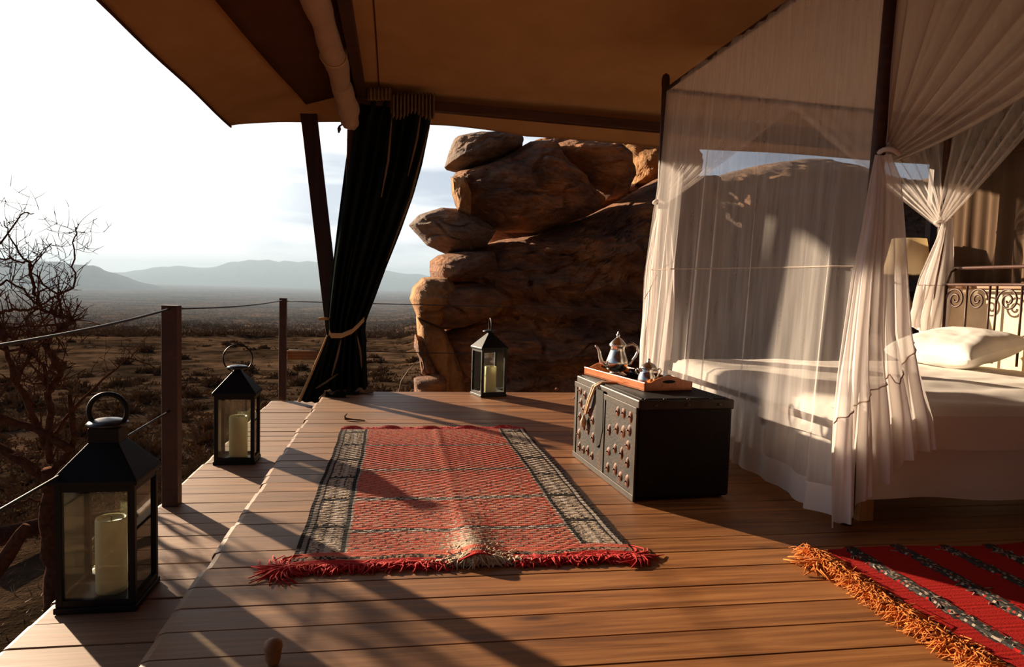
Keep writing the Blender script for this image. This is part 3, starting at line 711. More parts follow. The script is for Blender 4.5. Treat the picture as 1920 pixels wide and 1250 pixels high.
def candle(label, c, r, h):
    K = thing('candle', c, label, 'candle', 'candles inside the lanterns')
    b = MB(); b.lathe([(r*0.97, 0), (r, 0.006), (r*1.005, h*0.5), (r, h-0.006), (r*0.95, h), (r*0.86, h-0.004), (r*0.80, h-0.012), (0.0, h-0.014)], c, 36); b.build('wax', M['wax'], K, smooth=True)
    b = MB(); b.tube([(c[0], c[1], c[2]+h-0.016), (c[0]+.001, c[1], c[2]+h-0.004), (c[0]+.004, c[1], c[2]+h+0.006)], 0.0022, 6); b.build('wick', M['black'], K, smooth=True)
lantern('nearest and largest black lantern with a thick ring handle at bottom left', (-1.125, 2.96, -0.15), 0.285, 0.27, 0.50, 0.145, 0.0, 'box', 0.070, 0.0)
candle('cream pillar candle inside the nearest lantern', (-1.115, 2.955, -0.117), 0.057, 0.30)
lantern('middle black lantern on the step with a pointed roof and thin wire ring', (-1.105, 5.16, -0.15), 0.27, 0.22, 0.49, 0.175, 0.0, 'point', 0.098, 0.1)
candle('yellowish pillar candle inside the middle lantern', (-1.095, 5.14, -0.117), 0.062, 0.30)
lantern('far black lantern standing on the deck in front of the rocks', (0.985, 7.28, 0), 0.29, 0.27, 0.50, 0.17, 0.30, 'point', 0.085, 1.3)
candle('pale candle inside the far lantern by the rocks', (1.0, 7.26, 0.033), 0.062, 0.28)

# ================================================================== RUGS
def colour_grid(name, fn, cf, nu, nv, mat, parent):
    """woven cloth: a relief grid with a yarn colour on every stitch"""
    m = MB(); m.grid(fn, nu, nv); o = m.build(name, mat, parent, smooth=False, thick=0.006)
    cols = np.ones((len(m.f), 4), np.float32)
    for j in range(nv-1):
        for i in range(nu-1): cols[j*(nu-1)+i, :3] = cf((i+.5)/(nu-1), (j+.5)/(nv-1), i, j)
    at = o.data.attributes.new('colour', 'FLOAT_COLOR', 'FACE'); at.data.foreach_set('color', cols.ravel()); return o
RX0, RX1, RY0, RY1 = -0.405, 1.04, 2.80, 5.52
RW, RL = RX1-RX0, RY1-RY0
r1 = thing('rug', ((RX0+RX1)/2, (RY0+RY1)/2, 0), 'long red and black banded wool rug lying on the sunlit deck', 'rug')
bands = [(atz(850, yy)[1]-RY0)/RL for yy in (997, 938, 884, 838)]
rr = random.Random(3)
NU, NV = 150, 300
jit = [[rr.random() for _ in range(NU)] for _ in range(NV)]
def fold_z(x, y):
    c_ = (x-0.36)/0.075; s_ = max(0, 1-(y-RY0)/0.75)
    return 0.035*math.exp(-c_*c_)*s_**1.3+0.003*math.exp(-((x-0.33)/0.03)**2)
def rug1(u, v):
    x = RX0+RW*u+0.002*math.sin(v*40)+0.004*math.sin(v*11+u*2); y = RY0+RL*v+0.012*math.sin(u*9)+0.01*math.sin(u*23)*(1-v)
    z = 0.012+0.0018*math.sin(v*RL/0.0272*PI*2)+0.001*math.sin(u*NU*0.8+v*300)+fold_z(x, y)
    if v > 0.985: z += 0.012*math.sin(u*30)*(v-0.985)/0.015+0.006
    return (x, y, z)
def rug1c(u, v, i, j):
    x = u*RW; q = jit[j % NV][i % NU]; q2 = jit[(j*7+3) % NV][(i*3) % NU]
    RED = (0.72, 0.17, 0.11); RED2 = (0.60, 0.13, 0.085); BLK = (0.032, 0.026, 0.024); CRM = (0.62, 0.48, 0.35); GRY = (0.30, 0.25, 0.21); TAN = (0.50, 0.27, 0.18); WHT = (0.62, 0.53, 0.44)
    if v > 0.975: return (0.46, 0.03, 0.03) if q > 0.15 else RED
    if v < 0.018: return (0.50, 0.02, 0.015)
    if v < 0.030: return TAN if q > 0.4 else BLK
    if v < 0.042: return RED
    bw = 0.215
    e_ = x if x < bw else (RW-x if RW-x < bw else None)
    if e_ is not None:
        if e_ < 0.022: return BLK
        if e_ < 0.036: return GRY if x < bw else WHT
        if e_ < 0.050: return BLK
        if e_ > bw-0.013: return GRY if q > 0.3 else WHT
        if e_ > bw-0.026: return BLK
        blk = (v*RL) % 0.42
        if blk < 0.035: return BLK
        if blk < 0.06: return CRM if q > 0.5 else BLK
        cen = abs(e_-0.125)
        if cen < 0.008: return WHT if q > 0.2 else CRM
        ph = ((e_-0.125)/0.026+(j % 6)*0.33*(1 if e_ > 0.125 else -1)) % 1.0
        dk = 0.62 if blk > 0.25 else 0.42
        if ph < dk*0.45: return BLK if q > 0.25 else GRY
        return CRM if q > 0.4 else GRY
    for b_ in bands:
        if abs(v-b_) < 0.0085:
            return (WHT if q > 0.5 else GRY) if ((i//2+j) % 4) < 2 else (BLK if q < 0.7 else GRY)
        if abs(v-b_) < 0.0125: return RED2
    row = (v*RL/0.0272) % 1.0
    near = max(0, min(1, (0.62-v)/0.4))
    dc = math.exp(-((x-0.75)/0.16)**2)*max(0, 1-v/0.28)
    if dc > 0.25+0.5*q: return CRM if q2 > 0.3 else GRY
    if row < 0.36+0.12*near:
        if q < 0.40+0.35*near: return TAN if q2 > 0.35 else (GRY if q2 > 0.15 else BLK)
        return RED2
    return RED if q > 0.22 else RED2
colour_grid('woven_field', rug1, rug1c, NU, NV, M['wool'], r1)
def fringe(parent, name, mat, spots, n, ln, dr, seed, spread=0.35, r=0.0035, lift=0.012, zf=None):
    """loose yarn ends: thin bent strands, one part"""
    q = random.Random(seed); m = MB()
    for k_ in range(n):
        x, y = spots(q); a = math.atan2(dr[1], dr[0])+q.gauss(0, spread); l_ = ln*q.uniform(0.5, 1.25)
        b_ = q.gauss(0, 1.3); p0 = np.array((x, y, (zf(x, y) if zf else 0)+0.012)); ps = []
        for s in range(4):
            tt = s/3; aa = a+b_*tt
            ps.append(p0+np.array((math.cos(aa)*l_*tt, math.sin(aa)*l_*tt, lift*q.random()*math.sin(PI*tt)-0.008*tt-(p0[2]-0.012)*tt)))
        m.tube(ps, [r, r*1.1, r, r*0.6], 4)
    o = m.build(name, mat, parent, smooth=True); o['kind'] = 'stuff'; return o
fringe(r1, 'red_fringe', M['redfringe'], lambda q: (q.choice((q.uniform(RX0-.0, 0.23), q.uniform(0.50, RX1+.0))), RY0+0.01), 620, 0.075, (0, -1), 1, 0.5)
fringe(r1, 'corner_tassel', M['redfringe'], lambda q: (RX0+q.uniform(-.01, .04), RY0+q.uniform(0, .02)), 60, 0.14, (-0.75, -0.6), 2, 0.25)
fringe(r1, 'corner_tassel', M['redfringe'], lambda q: (RX1+q.uniform(-.04, .01), RY0+q.uniform(0, .02)), 50, 0.11, (0.75, -0.65), 3, 0.25)
fringe(r1, 'frayed_edge', M['creamfringe'], lambda q: (q.gauss(0.37, 0.085), RY0+q.uniform(0.0, 0.035)), 380, 0.06, (0, -1), 4, 0.6, 0.0028, 0.015, fold_z)
fringe(r1, 'frayed_edge', M['creamfringe'], lambda q: (q.gauss(0.37, 0.06), RY0+abs(q.gauss(0, 0.10))), 160, 0.04, (0, -1), 5, 1.2, 0.0025, 0.02, fold_z)
fringe(r1, 'red_fringe', M['redfringe'], lambda q: (q.uniform(RX0+.02, RX1), RY1-0.015), 300, 0.045, (0, 1), 6, 0.7)

QX0, QX1, QY0, QY1 = 1.84, 3.9, 1.0, 2.78
r2 = thing('rug', ((QX0+QX1)/2, (QY0+QY1)/2, 0), 'bright red rug with dark stripes and an orange fringe at lower right', 'rug')
stripes = []
for px_ in (1597, 1690): stripes.append(atz(px_, 1036)[0])
sp_ = stripes[1]-stripes[0]
stripes += [stripes[1]+sp_*k_ for k_ in (1, 2, 3, 4, 5, 6)]
NU2, NV2 = 330, 150
def rug2(u, v):
    x = lerp(QX0, QX1, u)+0.012*math.sin(v*7)+0.006*math.sin(v*19); y = lerp(QY0, QY1, v)+0.01*math.sin(u*12)
    z = 0.011+0.0004*math.sin(v*400)+0.004*math.sin(u*14+v*5)
    for s in stripes:
        if abs(x-s) < 0.025: z += 0.007
    return (x, y, z)
def rug2c(u, v, i, j):
    x = lerp(QX0, QX1, u); q = jit[(j*2+i) % NV][(i*5+j) % NU]
    xs = x+0.006*math.sin(v*60)
    if x < QX0+0.055: return (0.60, 0.24, 0.03) if q > 0.25 else (0.50, 0.15, 0.02)
    if x < QX0+0.082: return ((0.55, 0.42, 0.33) if (j//2) % 2 else (0.05, 0.03, 0.03))
    for s in stripes:
        if abs(xs-s) < 0.030*(0.75+0.5*q): return (0.03, 0.03, 0.028) if q > 0.22 else ((0.30, 0.24, 0.19) if q > 0.06 else (0.25, 0.03, 0.02))
    return (0.32+0.05*q, 0.007, 0.004) if (j % 2) else (0.29+0.05*q, 0.006, 0.004)
colour_grid('woven_field', rug2, rug2c, NU2, NV2, M['wool'], r2)
def clump(q):
    k_ = q.randint(0, 34); y = QY0+(QY1-QY0)*((k_+.5)/35)+q.gauss(0, 0.012); return (QX0+0.012*math.sin((y-QY0)/(QY1-QY0)*7)+q.uniform(-.005, .03), y)
fringe(r2, 'orange_fringe', M['orangefringe'], clump, 2300, 0.085, (-1, -0.15), 8, 0.7, 0.0021, 0.035)
fringe(r2, 'orange_fringe', M['orangefringe'], lambda q: (QX0+q.uniform(-.02, .05), q.uniform(QY0, QY1)), 1300, 0.05, (-1, 0), 9, 1.0, 0.002, 0.02)
fringe(r2, 'stripe_tufts', M['greyfringe'], lambda q: (q.choice(stripes[:5])+q.gauss(0, 0.02), q.uniform(QY0, QY1-.03)), 420, 0.05, (-0.7, -0.7), 10, 0.9, 0.0028, 0.015)
fringe(r2, 'corner_tassel', M['orangefringe'], lambda q: (QX0+q.uniform(-.03, .02), QY1-0.16+q.gauss(0, .015)), 60, 0.13, (-1, 0.05), 11, 0.35, 0.0035, 0.03)

# ================================================================== CHEST
ca = math.radians(3.6)
def CH(a, b, z):                        # a across (left->right), b along (near->far)
    return np.array((1.305+a*math.cos(ca)-b*math.sin(ca), 3.555+a*math.sin(ca)+b*math.cos(ca), z))
CW, CL, CHH = 0.575, 1.06, 0.565
ch = thing('trunk', CH(CW/2, CL/2, 0), 'dark leather storage trunk with a studded side at the foot of the bed', 'trunk')
t = NT('old_painted_hide'); f = t.noise(t.obj(), 9, 5, 0.65); f2 = t.noise(t.obj(), 60, 3)
c = t.ramp(f, [(0.3, (0.008, 0.007, 0.006)), (0.5, (0.022, 0.018, 0.014)), (0.66, (0.055, 0.022, 0.010))])
M['chestside'] = t.done(t.principled(t.mix(0.6, c, t.ramp(f2, [(0.3, (0.5, 0.5, 0.5)), (0.7, (1.2, 1.2, 1.2))]), 'MULTIPLY'), 0.65, 0, t.bump(f2, 0.5, 0.006), 0.2))
b = MB(); b.box(CH(CW/2, CL/2, (CHH-0.05)/2+0.006), (CW-0.01, CL-0.01, CHH-0.062), ca); b.build('body', M['leather'], ch, bevel=0.018, seg=3)
b = MB(); b.box(CH(CW/2, CL/2, CHH-0.030), (CW, CL, 0.055), ca); b.build('lid', M['edging'], ch, bevel=0.008)
b = MB(); b.box(CH(CW/2, CL/2, CHH-0.001), (CW-0.05, CL-0.05, 0.008), ca); b.build('lid_top', M['leather'], ch, bevel=0.002)
b = MB(); b.box(CH(-0.002, CL/2, (CHH-.06)/2+0.008), (0.012, CL-0.02, CHH-0.07), ca); b.build('side_panel', M['chestside'], ch, bevel=0.003)
for bb, wd in ((0.02, 0.045), (0.50, 0.05), (CL-0.03, 0.045)):
    b = MB(); b.box(CH(-0.009, bb, CHH/2-0.02), (0.010, wd, CHH-0.05), ca); b.build('corner_strap' if bb != 0.50 else 'side_strap', M['edging'], ch, bevel=0.002)
for zz in (0.02, CHH-0.06):
    b = MB(); b.box(CH(-0.010, CL/2, zz), (0.010, CL, 0.035), ca); b.build('edge_strap', M['edging'], ch, bevel=0.002)
# dark lock flap at the middle of the side
v = [CH(-0.018, bb, zz) for bb, zz in ((0.62, CHH-0.03), (0.50, CHH-0.03), (0.49, 0.30), (0.53, 0.20), (0.58, 0.17), (0.62, 0.28))]
v2 = [p+np.array((0.014, 0, 0)) for p in v]
b = MB(); b.add(v+v2, [(5, 4, 3, 2, 1, 0), (6, 7, 8, 9, 10, 11)]+[(i, (i+1) % 6, 6+(i+1) % 6, 6+i) for i in range(6)]); b.build('lock_flap', M['leather'], ch)
# diamond leather studs in rows, each with a centre nail
q = random.Random(5)
stud_me = None
for bb in (0.095, 0.19, 0.285, 0.39, 0.68, 0.76, 0.85, 0.94):
    for zz in ((0.085, 0.185, 0.29, 0.385, 0.465) if bb in (0.095, 0.94) else (0.10, 0.235, 0.36, 0.45) if bb not in (0.39, 0.68) else (0.09, 0.20, 0.31)):
        cpt = CH(-0.010, bb+q.uniform(-.012, .012), zz+q.uniform(-.012, .012)); ry, rz_ = 0.027*q.uniform(.75, 1.15), 0.037*q.uniform(.8, 1.15)
        b = MB(); n = 12; vs_ = [cpt+np.array((-0.007, 0, 0))]
        for k_ in range(n):
            a = 2*PI*k_/n; vs_.append(cpt+np.array((-0.005, math.cos(a)*ry*.7, math.sin(a)*rz_*.7)))
        for k_ in range(n):
            a = 2*PI*k_/n; vs_.append(cpt+np.array((0.004, math.cos(a)*ry, math.sin(a)*rz_)))
        b.add(vs_, [(0, 1+(k_+1) % n, 1+k_) for k_ in range(n)]+[(1+k_, 1+(k_+1) % n, 1+n+(k_+1) % n, 1+n+k_) for k_ in range(n)])
        so_ = b.build('stud', M['stud'], ch, smooth=True)
        b = MB(); b.lathe([(0.0, -0.005), (0.007, -0.002), (0.005, 0.004), (0, 0.006)], cpt+np.array((-0.011, 0, 0)), 8); b.build('nail', M['nail'], so_, smooth=True)
for a in (0.05, 0.16, 0.30, 0.44, 0.54):
    b = MB(); b.lathe([(0.012, 0), (0.010, 0.005), (0.0, 0.008)], CH(a, 0.02, CHH-0.003), 10); b.build('lid_nail', M['nail'], ch, smooth=True)
for a, zz in ((0.29, CHH-0.03), (0.10, CHH-0.03), (0.48, CHH-0.03)):
    b = MB(); b.lathe([(0.0, -0.008), (0.012, -0.003), (0.010, 0.006), (0, 0.008)], CH(a, -0.003, zz), 10); b.build('lid_nail', M['nail'], ch, smooth=True)
# leather thong and tag lying over the lid edge and hanging down the side
for k_, off in enumerate((0.0, 0.05)):
    pth = [CH(0.10, 0.60+off*0.4, CHH+0.006), CH(0.02, 0.61+off*0.5, CHH+0.008), CH(-0.022, 0.63+off*.7, CHH-0.02), CH(-0.03, 0.70+off*.6, CHH-0.12), CH(-0.03, 0.77+off*.35, CHH-0.22)]
    b = MB(); b.tube([Vector(p) for p in pth], [0.008, 0.009, 0.009, 0.008, 0.007], 7); b.build('thong', M['leatherstrap'], ch, smooth=True)
b = MB(); b.lathe([(0.0, -0.06), (0.018, -0.05), (0.022, -0.02), (0.012, 0.0), (0.006, 0.02)], CH(-0.032, 0.80, CHH-0.25), 10); b.build('tag', M['leatherstrap'], ch, smooth=True)

# ================================================================== TRAY + SILVER
TZ = CHH+0.004
ta = math.atan2(0.15, 0.80)
T0 = np.array((1.435, 3.83, TZ))
def TR(a, b_, z): return T0+np.array((a*math.cos(ta)-b_*math.sin(ta), a*math.sin(ta)+b_*math.cos(ta), z))
TW, TL = 0.33, 0.80
tr = thing('serving_tray', TR(TW/2, TL/2, 0), 'orange wooden serving tray with arched ends on the trunk', 'tray')
b = MB(); b.box(TR(TW/2, TL/2, 0.008), (TW, TL, 0.012), ta); b.build('base_board', M['traywood'], tr, bevel=0.002)
b = MB(); b.box(TR(TW/2, TL/2, 0.0155), (TW-0.03, TL-0.03, 0.003), ta); b.build('liner', M['napkin'], tr)
for a in (0.007, TW-0.007):
    b = MB(); b.box(TR(a, TL/2, 0.027), (0.014, TL, 0.05), ta); b.build('side_board', M['traywood'], tr, bevel=0.003)
for bb in (0.007, TL-0.007):
    prof = [(TW*u, 0.05+0.038*math.sin(PI*max(0, min(1, (u-0.14)/0.72)))**0.8) for u in np.linspace(0, 1, 17)]
    v = []
    for s in (-0.007, 0.007):
        v += [TR(a, bb+s, 0.003) for a, z in prof]+[TR(a, bb+s, z) for a, z in prof]
    n = 17; fs = []
    for i in range(n-1):
        fs += [(i, i+1, n+i+1, n+i), (2*n+i, 3*n+i, 3*n+i+1, 2*n+i+1), (n+i, n+i+1, 3*n+i+1, 3*n+i), (i, 2*n+i, 2*n+i+1, i+1)]
    fs += [(0, n, 3*n, 2*n), (n-1, 3*n-1, 4*n-1, 2*n-1)]
    b = MB(); b.add(v, fs); eo = b.build('end_board', M['traywood'], tr, bevel=0.002)
    b = MB(); b.add([TR(TW/2+0.045*math.cos(a), bb-0.0085, 0.055+0.010*math.sin(a)) for a in np.linspace(0, 2*PI, 15)[:-1]], [tuple(range(14))]); b.build('hand_hole_shade', M['leather'], eo)  # dark of the hole painted as a flat black oval on the board
TS = TZ+0.0175
pc = TR(0.145, 0.60, 0); pc[2] = TS
pot = thing('coffee_pot', pc, 'tall silver coffee pot with long curved spout on the tray', 'pot')
b = MB(); b.lathe([(0.062, 0), (0.066, 0.006), (0.05, 0.016), (0.044, 0.024), (0.060, 0.045), (0.074, 0.075), (0.073, 0.095), (0.062, 0.125), (0.050, 0.160), (0.046, 0.185), (0.055, 0.196), (0.056, 0.202)], pc, 14); b.build('body', M['silver'], pot, smooth=True)
ld = MB(); ld.lathe([(0.058, 0.202), (0.056, 0.208), (0.040, 0.228), (0.022, 0.245), (0.012, 0.252), (0.008, 0.256), (0.013, 0.264), (0.012, 0.272), (0.005, 0.280), (0.004, 0.290), (0.0, 0.296)], pc, 20); ld.build('lid', M['silver'], pot, smooth=True)
def PO(r_, z): return pc+np.array((r_*0.98, -r_*0.2, z))
b = MB(); b.tube([PO(*p) for p in ((-0.055, 0.055), (-0.085, 0.062), (-0.105, 0.085), (-0.115, 0.12), (-0.122, 0.155), (-0.135, 0.182), (-0.150, 0.195))], [0.020, 0.018, 0.015, 0.012, 0.010, 0.008, 0.007], 10); b.build('spout', M['silver'], pot, smooth=True)
b = MB(); b.tube([PO(*p) for p in ((0.05, 0.188), (0.07, 0.205), (0.10, 0.212), (0.128, 0.195), (0.136, 0.165), (0.122, 0.130), (0.098, 0.098), (0.085, 0.075), (0.065, 0.062))], [0.007, 0.009, 0.010, 0.010, 0.009, 0.009, 0.008, 0.008, 0.006], 8); b.build('handle', M['silver'], pot, smooth=True)
for k_ in range(4):
    a = PI/4+k_*PI/2; b = MB(); b.tube([pc+np.array((0.05*math.cos(a), 0.05*math.sin(a), 0.012)), pc+np.array((0.068*math.cos(a), 0.068*math.sin(a), 0.001))], [0.006, 0.009], 6); b.build('foot', M['silver'], pot, smooth=True)
sc_ = TR(0.20, 0.29, 0); sc_[2] = TS
su = thing('sugar_bowl', sc_, 'silver lidded sugar bowl with knob on the tray behind the small jug', 'bowl')
b = MB(); b.lathe([(0.034, 0), (0.036, 0.005), (0.026, 0.012), (0.045, 0.030), (0.060, 0.055), (0.058, 0.072), (0.050, 0.082)], sc_, 22); b.build('body', M['silver'], su, smooth=True)
b = MB(); b.lathe([(0.054, 0.082), (0.050, 0.090), (0.040, 0.105), (0.022, 0.116), (0.010, 0.121), (0.012, 0.131), (0.008, 0.140), (0.0, 0.146)], sc_, 22); b.build('lid', M['silver'], su, smooth=True)
for s in (-1, 1):
    b = MB(); b.tube([sc_+np.array(p) for p in ((s*0.052, 0, 0.07), (s*0.076, 0, 0.082), (s*0.086, 0, 0.064), (s*0.074, 0, 0.045), (s*0.055, 0, 0.040))], 0.0045, 7); b.build('handle', M['silver'], su, smooth=True)
jc = TR(0.095, 0.135, 0); jc[2] = TS
ju = thing('cream_jug', jc, 'small silver jug at the near end of the tray', 'jug')
b = MB(); b.lathe([(0.050, 0), (0.053, 0.006), (0.054, 0.03), (0.050, 0.055), (0.040, 0.075), (0.034, 0.088), (0.038, 0.096), (0.034, 0.098), (0.030, 0.088), (0, 0.08)], jc, 20); b.build('body', M['silver'], ju, smooth=True)
b = MB(); b.tube([jc+np.array(p) for p in ((0.036, -.005, 0.09), (0.062, -.008, 0.088), (0.070, -.01, 0.062), (0.050, -.008, 0.035))], 0.005, 7); b.build('handle', M['silver'], ju, smooth=True)
b = MB(); b.tube([jc+np.array(p) for p in ((-0.034, .004, 0.085), (-0.048, .005, 0.094), (-0.058, .006, 0.100))], [0.012, 0.009, 0.004], 8); b.build('lip', M['silver'], ju, smooth=True)
for (a, bb, lb) in ((0.20, 0.46, 'black glazed cup on the tray just right of the coffee pot'), (0.26, 0.395, 'black glazed cup on the tray behind the sugar bowl')):
    cc = TR(a, bb, 0); cc[2] = TS
    k_ = thing('cup', cc, lb, 'cup', 'black cups on the tray')
    b = MB(); b.lathe([(0.024, 0), (0.026, 0.004), (0.036, 0.025), (0.040, 0.055), (0.037, 0.055), (0.032, 0.026), (0, 0.012)], cc, 20); b.build('bowl', M['blackcup'], k_, smooth=True)
    b = MB(); b.tube([cc+np.array(p) for p in ((0.036, 0, 0.046), (0.056, 0, 0.044), (0.058, 0, 0.025), (0.034, 0, 0.016))], 0.004, 6); b.build('handle', M['blackcup'], k_, smooth=True)
nc = TR(0.25, 0.13, 0); nc[2] = TS
nb = MB(); nb.grid(lambda u, v: (nc[0]+lerp(-.06, .06, u), nc[1]+lerp(-.09, .09, v), nc[2]+0.004+0.05*(math.sin(PI*u)*math.sin(PI*v))**0.6*(0.8+0.25*math.sin(u*9+v*6))), 22, 22)
tag(nb.build('napkin', M['napkin'], smooth=True, thick=0.004), 'crumpled black napkin at the right end of the tray', 'napkin')
b = MB(); s0 = TR(0.17, 0.06, 0); s0[2] = TS+0.012; s1 = TR(0.25, 0.19, 0); s1[2] = TS+0.075
b.tube([s0, lerp(s0, s1, .25), lerp(s0, s1, .4), s1], [0.012, 0.013, 0.004, 0.005], 8)
tag(b.build('spoon', M['silver'], smooth=True), 'silver spoon leaning on the black napkin', 'spoon')

# ================================================================== BED
BX0, BX1, BY0, BY1, BZ = 2.36, 5.02, 3.16, 5.60, 0.60
bed = thing('bed', ((BX0+BX1)/2, (BY0+BY1)/2, 0), 'wide bed with white linen and a wrought iron headboard at right', 'bed')
def bed_top(u, v):
    x, y = lerp(BX0-.01, BX1, u), lerp(BY0-.01, BY1, v)
    e_ = min(u*(BX1-BX0), v*(BY1-BY0), (1-v)*(BY1-BY0))
    z = BZ-0.055*math.exp(-e_/0.035)+0.012*math.sin(x*5+y*2)*min(1, e_*4)+0.010*fbm((x*3, y*3, 0), 1, 3)
    z += 0.010*math.sin(y*14+1.5*math.sin(x*2.2))*math.exp(-((y-3.6)/0.5)**2)
    return (x, y, z)
b = MB(); b.box(((BX0+BX1)/2, (BY0+BY1)/2, 0.42), (BX1-BX0-.04, BY1-BY0-.04, 0.26)); b.build('mattress', M['sheet'], bed, bevel=0.05, seg=3)
b = MB(); b.grid(bed_top, 90, 80); b.build('top_sheet', M['sheet'], bed, smooth=True)
def side_cloth(P, Q, z0, z1, k_, amp, hemamp, nrm, n=140):
    P, Q = np.array(P), np.array(Q)
    L_ = np.linalg.norm(Q-P)
    def fn(u, v):
        p = lerp(P, Q, u); d = amp*math.sin(u*L_*k_+1.3*math.sin(u*L_*2.1))*(0.25+0.75*v)+0.02*v
        zb = z1+hemamp*math.sin(u*L_*2.6+1)+hemamp*.5*math.sin(u*L_*7)
        return (p[0]+nrm[0]*d, p[1]+nrm[1]*d, lerp(z0, zb, v))
    m = MB(); m.grid(fn, n, 12); return m
side_cloth((BX0-.005, BY0-.012), (BX1, BY0-.012), BZ-0.05, 0.375, 9, 0.006, 0.006, (0, -1)).build('sheet_drop', M['sheet'], bed, smooth=True)
side_cloth((BX0+.03, BY0+.01), (BX1, BY0+.01), 0.40, 0.105, 8, 0.014, 0.014, (0, -1), 200).build('skirt', M['sheet'], bed, smooth=True)
side_cloth((BX0-.012, BY1), (BX0-.012, BY0-.005), BZ-0.05, 0.375, 9, 0.006, 0.006, (-1, 0)).build('sheet_drop', M['sheet'], bed, smooth=True)
side_cloth((BX0+.0, BY1), (BX0+.0, BY0+.03), 0.40, 0.09, 46, 0.014, 0.004, (-1, 0), 260).build('skirt', M['sheet'], bed, smooth=True)
for x, y_ in ((BX0+0.055, BY0+0.045), (BX1-.08, BY0+.06), (BX0+.06, BY1-.08), (BX1-.08, BY1-.08)):
    MB().box((x, y_, 0.16), (0.085, 0.085, 0.32)).build('leg', M['legwood'], bed, bevel=0.004)
MB().box((BX0-0.060, lerp(BY0, BY1, .5), 0.475), (0.022, BY1-BY0-.06, 0.035)).build('side_rail', M['beamwood'], bed, bevel=0.003)
MB().box((BX0-0.060, 4.02, 0.40), (0.02, 0.03, 0.13)).build('rail_bracket', M['beamwood'], bed, bevel=0.003)
# headboard
HX = 5.08
hb_ = MB()
def hz_(y_): return y_
hb = MB(); hb.tube([(HX, 5.76, 0.06), (HX, 5.76, 1.30)], 0.014, 10); hb0 = hb.build('headboard_post', M['iron'], bed, smooth=True)
MB().tube([(HX, 3.30, 0.06), (HX, 3.30, 1.30)], 0.014, 10).build('headboard_post', M['iron'], bed, smooth=True)
MB().tube([(HX+.10, 5.80, 1.455), (HX+.10, 3.26, 1.455)], 0.016, 10).build('headboard_rail', M['iron'], bed, smooth=True)
MB().tube([(HX, 5.78, 1.30), (HX, 3.28, 1.30)], 0.014, 10).build('headboard_rail', M['iron'], bed, smooth=True)
MB().tube([(HX, lerp(5.76, 3.30, u), 0.865+0.020*math.sin(u*PI*18)) for u in np.linspace(0, 1, 120)], 0.009, 7).build('headboard_wave', M['iron'], bed, smooth=True)
for y_ in (5.76, 3.30): MB().tube([(HX, y_, 1.30), (HX+.05, y_+.01, 1.42), (HX+.10, y_, 1.455)], 0.011, 8).build('headboard_stay', M['iron'], bed, smooth=True)
def spiral(cy_, cz, r0, r1, a0, turns, sgn):
    pts_ = []
    for k_ in range(45):
        u = k_/44; a = a0+sgn*2*PI*turns*u; r_ = lerp(r0, r1, u**0.8)
        pts_.append((HX-0.002, cy_+r_*math.cos(a), cz+r_*math.sin(a)))
    return pts_
y_ = 5.76; n_ = 0
while y_ > 3.6:
    for k_ in range(2):
        y0 = y_-0.245*k_; yb = y0-0.245; cm_ = (y0+yb)/2
        if k_ == 0 or True:
            b = MB(); b.tube([(HX, yb, 0.62), (HX, yb, 1.30)], 0.010, 8); b.build('headboard_bar', M['iron'], bed, smooth=True)
        sgn = 1 if k_ == 0 else -1
        P = spiral(cm_+0.012*sgn, 1.155, 0.112, 0.018, (PI if k_ == 0 else 0), 1.9, 1 if k_ == 0 else -1)
        P = spiral(cm_, 1.165, 0.112, 0.016, (0.0 if k_ == 0 else PI)*1.0, 2.0, sgn)
        b = MB(); b.tube(P, 0.0085, 7); b.build('scroll', M['iron'], bed, smooth=True)
    y_ -= 0.245*2+0.07
    b = MB(); b.tube([(HX, y_, 0.62), (HX, y_, 1.30)], 0.010, 8); b.build('headboard_bar', M['iron'], bed, smooth=True)
# low plaster wall behind the headboard
pw = struct(MB().box((5.31, 4.45, 0.635), (0.12, 2.95, 1.27)).build('wall_headboard', M['plaster'], bevel=0.01))
MB().box((5.30, 4.45, 1.285), (0.17, 2.99, 0.035)).build('wall_cap', M['railwood'], pw, bevel=0.004)
# pillows
def pillow(label, c, sx, sy, h, rz, tilt):
    m = MB(); n = 44
    def fn(sgn):
        def g(u, v):
            a, b_ = 2*u-1, 2*v-1
            e_ = max(0, (1-a**4))**0.5*max(0, (1-b_**4))**0.5
            pin = 1-0.06*(1-abs(a))*0-0.07*(abs(b_)**2)*(1-a*a)-0.0
            x = a*sx/2*(1-0.07*(1-b_*b_)*abs(a)**3); y = b_*sy/2*(1-0.07*(1-a*a)*abs(b_)**3)
            z = sgn*h/2*e_**0.9*(1+0.10*fbm((a*1.6+c[0], b_*1.6, sgn), 1, 3))+0.006*math.sin(a*9+b_*5)*e_
            z += tilt*b_*sy/2*0+tilt*x
            return (c[0]+x*math.cos(rz)-y*math.sin(rz), c[1]+x*math.sin(rz)+y*math.cos(rz), c[2]+z)
        return g
    m.grid(fn(1), n, n); m.grid(lambda u, v: fn(-1)(1-u, v), n, n)
    return tag(m.build('pillow', M['pillow'], smooth=True), label, 'pillow')
pillow('plump white pillow lying at the head of the bed', (4.62, 5.12, 0.765), 0.62, 0.86, 0.25, 0.12, 0.22)

